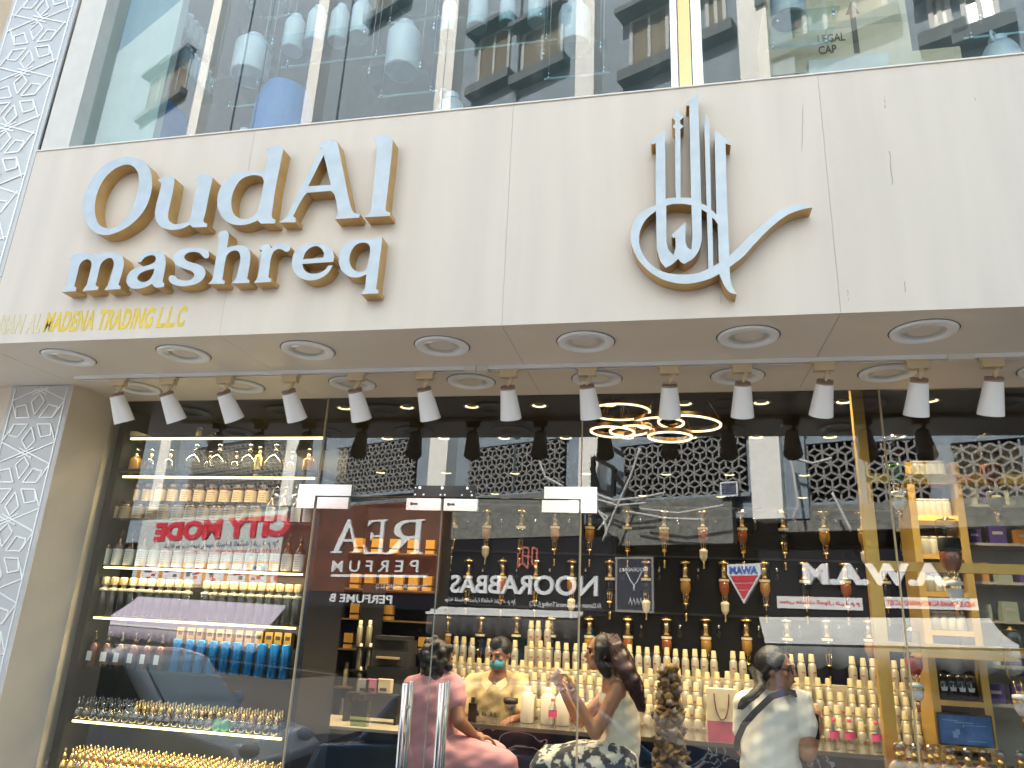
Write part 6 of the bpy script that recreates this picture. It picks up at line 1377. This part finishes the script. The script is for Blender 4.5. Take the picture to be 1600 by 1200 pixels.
def strands(name, pts, rads, n, m_, par, r=.0022, seed=1, wave=.006):
    rng = random.Random(seed); b = MB(); P_ = [Vector(p) for p in pts]
    for k in range(n):
        a = rng.uniform(0, 6.28); q = []; rr = math.sqrt(rng.uniform(.5, 1.15))
        for i in range((len(P_) - 1) * 4 + 1):
            u = i / 4; j_ = min(int(u), len(P_) - 2); f = u - j_; c = P_[j_].lerp(P_[j_ + 1], f); ra = rads[j_] * (1 - f) + rads[j_ + 1] * f
            q.append(c + Vector((math.cos(a), math.sin(a) * .8, .25 * math.sin(a * 2))) * ra * rr + Vector((math.sin(i * .9 + k), math.cos(i * .7 + k * 2), 0)) * wave)
        b.tube(q, [r] * (len(q) - 1) + [r * .3], 4)
    return part(name, b, m_, par, kind='stuff')
strands('hair_strands', [M1 @ Vector((0, .05, .11)), M1 @ Vector((0, .12, .0)), j(1190, 1072, -.12), j(1178, 1085, -.17), j(1166, 1094, -.19), j(1156, 1108, -.2)], [.03, .035, .032, .030, .030, .012], 70, m_hair, wo)
# glasses
b = MB(); 
for x in (-1, 1):
    b.torus((0, 0, 0), .021, .0022, 20, 6, M1 @ Matrix.Translation((x * .031, -.098, .004)) @ Matrix.Rotation(R(90), 4, 'X')); b.bar(M1 @ Vector((x * .052, -.096, .008)), M1 @ Vector((x * .082, .0, .006)), .0035, .006)
b.bar(M1 @ Vector((-.011, -.1, .008)), M1 @ Vector((.011, -.1, .008)), .003); part('spectacles', b, m_spec, wo)
# strap over the back
b = MB(); pts = [j(1243, 1084, -.03), j(1232, 1080, -.14), j(1205, 1088, -.185), j(1180, 1112, -.19), j(1162, 1132, -.17), j(1152, 1155, -.12), j(1150, 1172, .0)]
for a, c in zip(pts[:-1], pts[1:]): b.bar(a + Vector((0, -.012, 0)), c + Vector((0, -.012, 0)), .036, .008, up=Vector((0, -1, .3)))
part('cross_strap', b, mat('strap_grey', (.03, .03, .04), .7), wo)
ph = thing('mobile_phone', 'dark mobile phone held up by the woman in the white T-shirt', 'phone', j(1272, 1135, -.02)); part('phone_body', MB().box(-.036, -.005, -.07, .036, .005, .075), m_black, ph); part('camera_bump', MB().box(-.030, -.008, .035, -.004, -.0051, .068), m_spec, ph); ph.rotation_euler = (R(-12), R(14), R(35))

# ---- seated woman, cream sleeveless top, facing left
j2 = J(5.05)
hd2, nk2, sh2, ch2, wa2, hp2 = j2(939, 1020, .03), j2(953, 1054, .02), j2(966, 1075, -.06), j2(963, 1098, .03), j2(972, 1150, .02), j2(962, 1192, .03)
el2, ha2 = j2(930, 1146, -.10), j2(895, 1082, -.08)
def b2_(b):
    M = head(b, hd2, R(-80), 0, .95); cap(b, hd2 + Vector((.02, 0, -.06)), nk2, .047, .052)
    chain(b, [(nk2 + Vector((0.02, 0, -.05)), .07), (ch2, .11), (wa2, .10), (hp2, .14)]); chain(b, [(sh2, .052), (ch2, .08)])
    s2 = sh2 + Vector((-.02, .26, 0)); chain(b, [(s2, .052), (ch2, .08)])
    chain(b, [(sh2, .05), (el2, .040), (ha2, .026)]); hand(b, ha2, Vector((-.3, .1, 1)), Vector((-1, 0, -.2)), 1, .55)
    e2 = j2(905, 1128, .18); h2 = j2(880, 1080, .12); chain(b, [(s2, .05), (e2, .04), (h2, .026)]); hand(b, h2, Vector((-.2, -.2, 1)), Vector((-1, 0, 0)), -1, .55)
    for s in (-1, 1):
        kn = hp2 + Vector((-.42, s * .10, -.04)); chain(b, [(hp2 + Vector((0, s * .08, 0)), .11), (kn, .065), (kn + Vector((.02, 0, -.42)), .045), (kn + Vector((-.12, 0, -.45)), .03)])
    return M
w2, M2 = person('seated woman in cream sleeveless top and patterned trousers holding up a pale cup', b2_, m_skin)
face_bits(M2, w2)
def top2(b):
    chain(b, [(nk2 + Vector((.03, 0.02, -.085)), .068), (ch2 + Vector((.01, .01, 0)), .125), (wa2, .118), (hp2 + Vector((0, 0, .03)), .148)])
    chain(b, [(sh2 + Vector((.03, .045, .01)), .036), (ch2, .09)]); s2 = sh2 + Vector((0, .2, 0)); chain(b, [(s2, .04), (ch2, .09)])
cloth('sleeveless_top', mat('cream_knit', (.68, .60, .46), .85, var=.06, scale=8), top2, w2, .010, 4, .003)
m_pat = mat('patterned_cloth', (.50, .47, .40), .85, var=.9, scale=16, col2=(.06, .06, .07)); m_pat.node_tree.nodes['Color Ramp'].color_ramp.elements[0].position = .47; m_pat.node_tree.nodes['Color Ramp'].color_ramp.elements[1].position = .53
def tr2(b):
    for s in (-1, 1):
        kn = hp2 + Vector((-.42, s * .10, -.04)); chain(b, [(hp2 + Vector((0, s * .07, 0)), .145), (kn, .10), (kn + Vector((0, 0, -.36)), .12)])
cloth('patterned_trousers', m_pat, tr2, w2, .012, 4, .004)
def hair2(b):
    b.sphere((0, 0, 0), .1, 16, 10, M=M2 @ Matrix.Translation((0, .028, .030)) @ Matrix.Diagonal((.98, 1, 1, 1)))
    for s in (-1, 1): chain(b, [(M2 @ Vector((s * .075, -.02, .03)), .03), (M2 @ Vector((s * .082, -.02, -.05)), .03), (M2 @ Vector((s * .078, .03, -.12)), .032)])
    chain(b, [(M2 @ Vector((0, .08, .0)), .07), (M2 @ Vector((0, .09, -.12)), .055), (j2(962, 1068, .0), .045)])
cloth('hair', m_hair, hair2, w2, .008, 2, .0015)
def tail2(b): chain(b, [(j2(965, 1012, -.04), .05), (j2(975, 1040, -.08), .062), (j2(988, 1066, -.10), .052), (j2(997, 1088, -.10), .034), (j2(1000, 1105, -.1), .014)])
cloth('maroon_ponytail', m_hairr, tail2, w2, .009, 2, .006)
strands('hair_strands', [M2 @ Vector((0, .05, .12)), j2(965, 1012, -.04), j2(975, 1040, -.08), j2(988, 1066, -.10), j2(997, 1088, -.10), j2(1003, 1112, -.1)], [.05, .055, .066, .056, .04, .02], 90, m_hairr, w2, seed=3)
cp = thing('pale_cup', 'pale pink folded cup held by the seated woman in cream', 'cup', j2(872, 1056, .05)); part('cup_body', MB().lathe([(.028, -.05), (.038, .04), (.038, .04), (.034, .04), (.026, -.045)], 16), mat('cup_pink', (.72, .55, .50), .6), cp); cp.rotation_euler = (0, R(35), 0)
# ---- woman in pink, seated with her back to the street
j3 = J(4.98)
hd3, nk3, sL3, sR3, ch3, wa3, hp3 = j3(688, 1030, .06), j3(686, 1052, .04), j3(645, 1075, .02), j3(708, 1073, .04), j3(674, 1090, .02), j3(671, 1132, .0), j3(680, 1182, .02)
el3, ha3 = j3(718, 1128, -.06), j3(742, 1150, .05)
def b3_(b):
    M = head(b, hd3, R(150), 0, .95); cap(b, hd3 + Vector((0, 0, -.05)), nk3, .05, .055)
    chain(b, [(nk3 + Vector((0, 0, -.04)), .08), (ch3, .13), (wa3, .12), (hp3, .17)]); chain(b, [(sL3, .058), (ch3, .1)]); chain(b, [(sR3, .058), (ch3, .1)])
    chain(b, [(sR3, .056), (el3, .045), (ha3, .028)]); hand(b, ha3, Vector((1, .4, -.1)), Vector((0, 0, -1)), 1, .4)
    e = sL3 + Vector((-.03, .15, -.27)); h = e + Vector((.1, .25, .0)); chain(b, [(sL3, .056), (e, .045), (h, .028)]); hand(b, h, Vector((.3, 1, 0)), Vector((0, 0, -1)), -1, .4)
    for s, dx, dy in ((1, .44, .02), (-1, .30, .35)):
        kn = hp3 + Vector((dx, dy, -.03)); chain(b, [(hp3 + Vector((.06 * s, .04 * -s, 0)), .125), (kn, .075), (kn + Vector((.0, .05, -.45)), .05), (kn + Vector((.1, .1, -.5)), .03)])
    return M
w3, M3 = person('curly haired woman in dusty pink, seated behind the door handles', b3_, m_skin2)
face_bits(M3, w3)
m_pink = mat('pink_crepe', (.58, .27, .29), .8, var=.06, scale=5)
def shirt3(b):
    chain(b, [(nk3 + Vector((0, 0, -.035)), .085), (ch3, .158), (wa3, .15), (hp3 + Vector((0, 0, .03)), .185)])
    for s_ in (sL3, sR3): chain(b, [(nk3 + Vector((0, 0, -.04)), .08), (s_, .075), (ch3, .12)])
    chain(b, [(sR3, .078), (sR3.lerp(el3, .45), .074)]); e = sL3 + Vector((-.03, .15, -.27)); chain(b, [(sL3, .078), (sL3.lerp(e, .5), .074)])
cloth('pink_shirt', m_pink, shirt3, w3, .010, 4, .0035)
def tr3(b):
    for s, dx, dy in ((1, .44, .02), (-1, .30, .35)):
        kn = hp3 + Vector((dx, dy, -.03)); chain(b, [(hp3 + Vector((.06 * s, .04 * -s, -.01)), .175), (hp3.lerp(kn, .6), .145), (kn, .105), (kn + Vector((.0, .05, -.40)), .10)])
    chain(b, [(hp3 + Vector((-.05, 0, 0)), .165), (hp3 + Vector((.05, 0, -.02)), .165)])
cloth('pink_trousers', m_pink, tr3, w3, .012, 4, .0035)
def hair3(b):
    rng = random.Random(4)
    b.sphere((0, 0, 0), .1, 16, 10, M=M3 @ Matrix.Translation((0, .03, .03)))
    for k in range(60):
        d = Vector((rng.gauss(0, 1), rng.gauss(.4, 1), rng.gauss(.0, .8))).normalized()
        if d.y < -.35: continue
        b.sphere((0, 0, 0), rng.uniform(.022, .036), 8, 6, M=M3 @ Matrix.Translation(Vector((0, .03, .01)) + Vector((d.x * .11, d.y * .115, d.z * .125))))
    for k in range(14): b.sphere((0, 0, 0), rng.uniform(.018, .03), 8, 6, M=M3 @ Matrix.Translation((rng.uniform(-.1, .1), .08 + rng.uniform(-.03, .04), -.09 + rng.uniform(-.06, .03))))
cloth('curly_hair', m_hair, hair3, w3, .008, 1, .002)
# ---- man behind the counter
j4 = J(6.28)
hd4, nk4, sL4, sR4, ch4, wa4 = j4(781, 1022, -.10), j4(779, 1050, -.03), j4(738, 1068, .0), j4(812, 1066, .0), j4(776, 1090, .02), j4(774, 1135, .05)
def b4_(b):
    M = head(b, hd4, R(-20), R(14), 1.0); cap(b, hd4 + Vector((0, 0, -.05)), nk4, .055, .06)
    chain(b, [(nk4 + Vector((0, 0, -.05)), .085), (ch4, .14), (wa4, .13), (wa4 + Vector((0, .02, -.3)), .14)]); chain(b, [(sL4, .06), (ch4, .1)]); chain(b, [(sR4, .06), (ch4, .1)])
    for s_, s, tgt in ((sL4, -1, j4(722, 1122, -.34)), (sR4, 1, j4(800, 1124, -.34))):
        e = s_ + Vector((s * .06, -.10, -.26)); chain(b, [(s_, .058), (e, .045), (tgt, .028)]); hand(b, tgt, Vector((-.8 if s < 0 else -.3, -.6, -.15)), Vector((0, 0, -1)), s, .3)
    for s in (-1, 1): chain(b, [(wa4 + Vector((s * .09, .02, -.3)), .10), (Vector((wa4.x + s * .1, wa4.y, .85)), .065), (Vector((wa4.x + s * .1, wa4.y, .46)), .045), (Vector((wa4.x + s * .1, wa4.y - .1, .44)), .035)])
    return M
w4, M4 = person('salesman in yellow open collar shirt and teal face mask leaning over the counter', b4_, m_skin2)
face_bits(M4, w4)
def shirt4(b):
    chain(b, [(nk4 + Vector((0, .02, -.08)), .085), (ch4, .168), (wa4, .16), (wa4 + Vector((0, .02, -.12)), .165)])
    for s_, s in ((sL4, -1), (sR4, 1)):
        chain(b, [(nk4 + Vector((s * .05, .03, -.05)), .06), (s_, .078), (ch4, .12)]); e = s_ + Vector((s * .06, -.10, -.26)); chain(b, [(s_, .08), (s_.lerp(e, .7), .078)])
cloth('yellow_shirt', mat('yellow_cotton', (.58, .44, .22), .8, var=.06, scale=5), shirt4, w4, .011, 3, .004)
b = MB(); c = nk4 + Vector((0, -.11, -.06))
for s in (-1, 1): b.prism([(0, 0), (s * .075, .055), (s * .095, .0), (s * .045, -.06)], -.006, .006, Matrix.Translation(c + Vector((s * .012, -.03, -.02))) @ Matrix.Rotation(R(70), 4, 'X'))
part('collar', b, mat('yellow_cotton', (0, 0, 0)), w4)
cloth('trousers', m_dark, lambda b: [chain(b, [(wa4 + Vector((s * .04, .02, -.26)), .15), (Vector((wa4.x + s * .11, wa4.y, .8)), .10), (Vector((wa4.x + s * .11, wa4.y, .5)), .085)]) for s in (-1, 1)], w4, .014)
def hair4(b):
    b.sphere((0, 0, 0), .098, 16, 10, M=M4 @ Matrix.Translation((0, .028, .042)) @ Matrix.Diagonal((.95, 1, .95, 1)))
    b.sphere((0, 0, 0), .05, 12, 8, M=M4 @ Matrix.Translation((0, -.045, .095)))
cloth('hair', m_hair, hair4, w4, .008, 2, .002)
b = MB(); b.sphere((0, 0, 0), .066, 16, 10, M=M4 @ Matrix.Translation((0, -.048, -.058)) @ Matrix.Diagonal((.98, .95, .78, 1))); part('face_mask', b, mat('mask_teal', (.08, .30, .36), .8), w4)
# stools
for (p, lab) in ((hp2, 'round stool under the seated woman in cream'), (hp3, 'round stool under the woman in pink')):
    t = thing('bar_stool', lab, 'stool', (p.x, p.y, FLOOR_Z), group='stools by the counter'); hz = p.z - .16 - FLOOR_Z
    part('seat', MB().lathe([(.0, hz - .05), (.16, hz - .05), (.17, hz - .03), (.16, hz), (.0, hz)], 24), m_dark, t); part('pole', MB().cyl((0, 0, .02), (0, 0, hz - .05), .022), m_chrome, t); part('foot', MB().lathe([(.2, 0), (.2, .012), (.03, .03)], 28), m_chrome, t)
bpy.data.scenes.remove(TS)
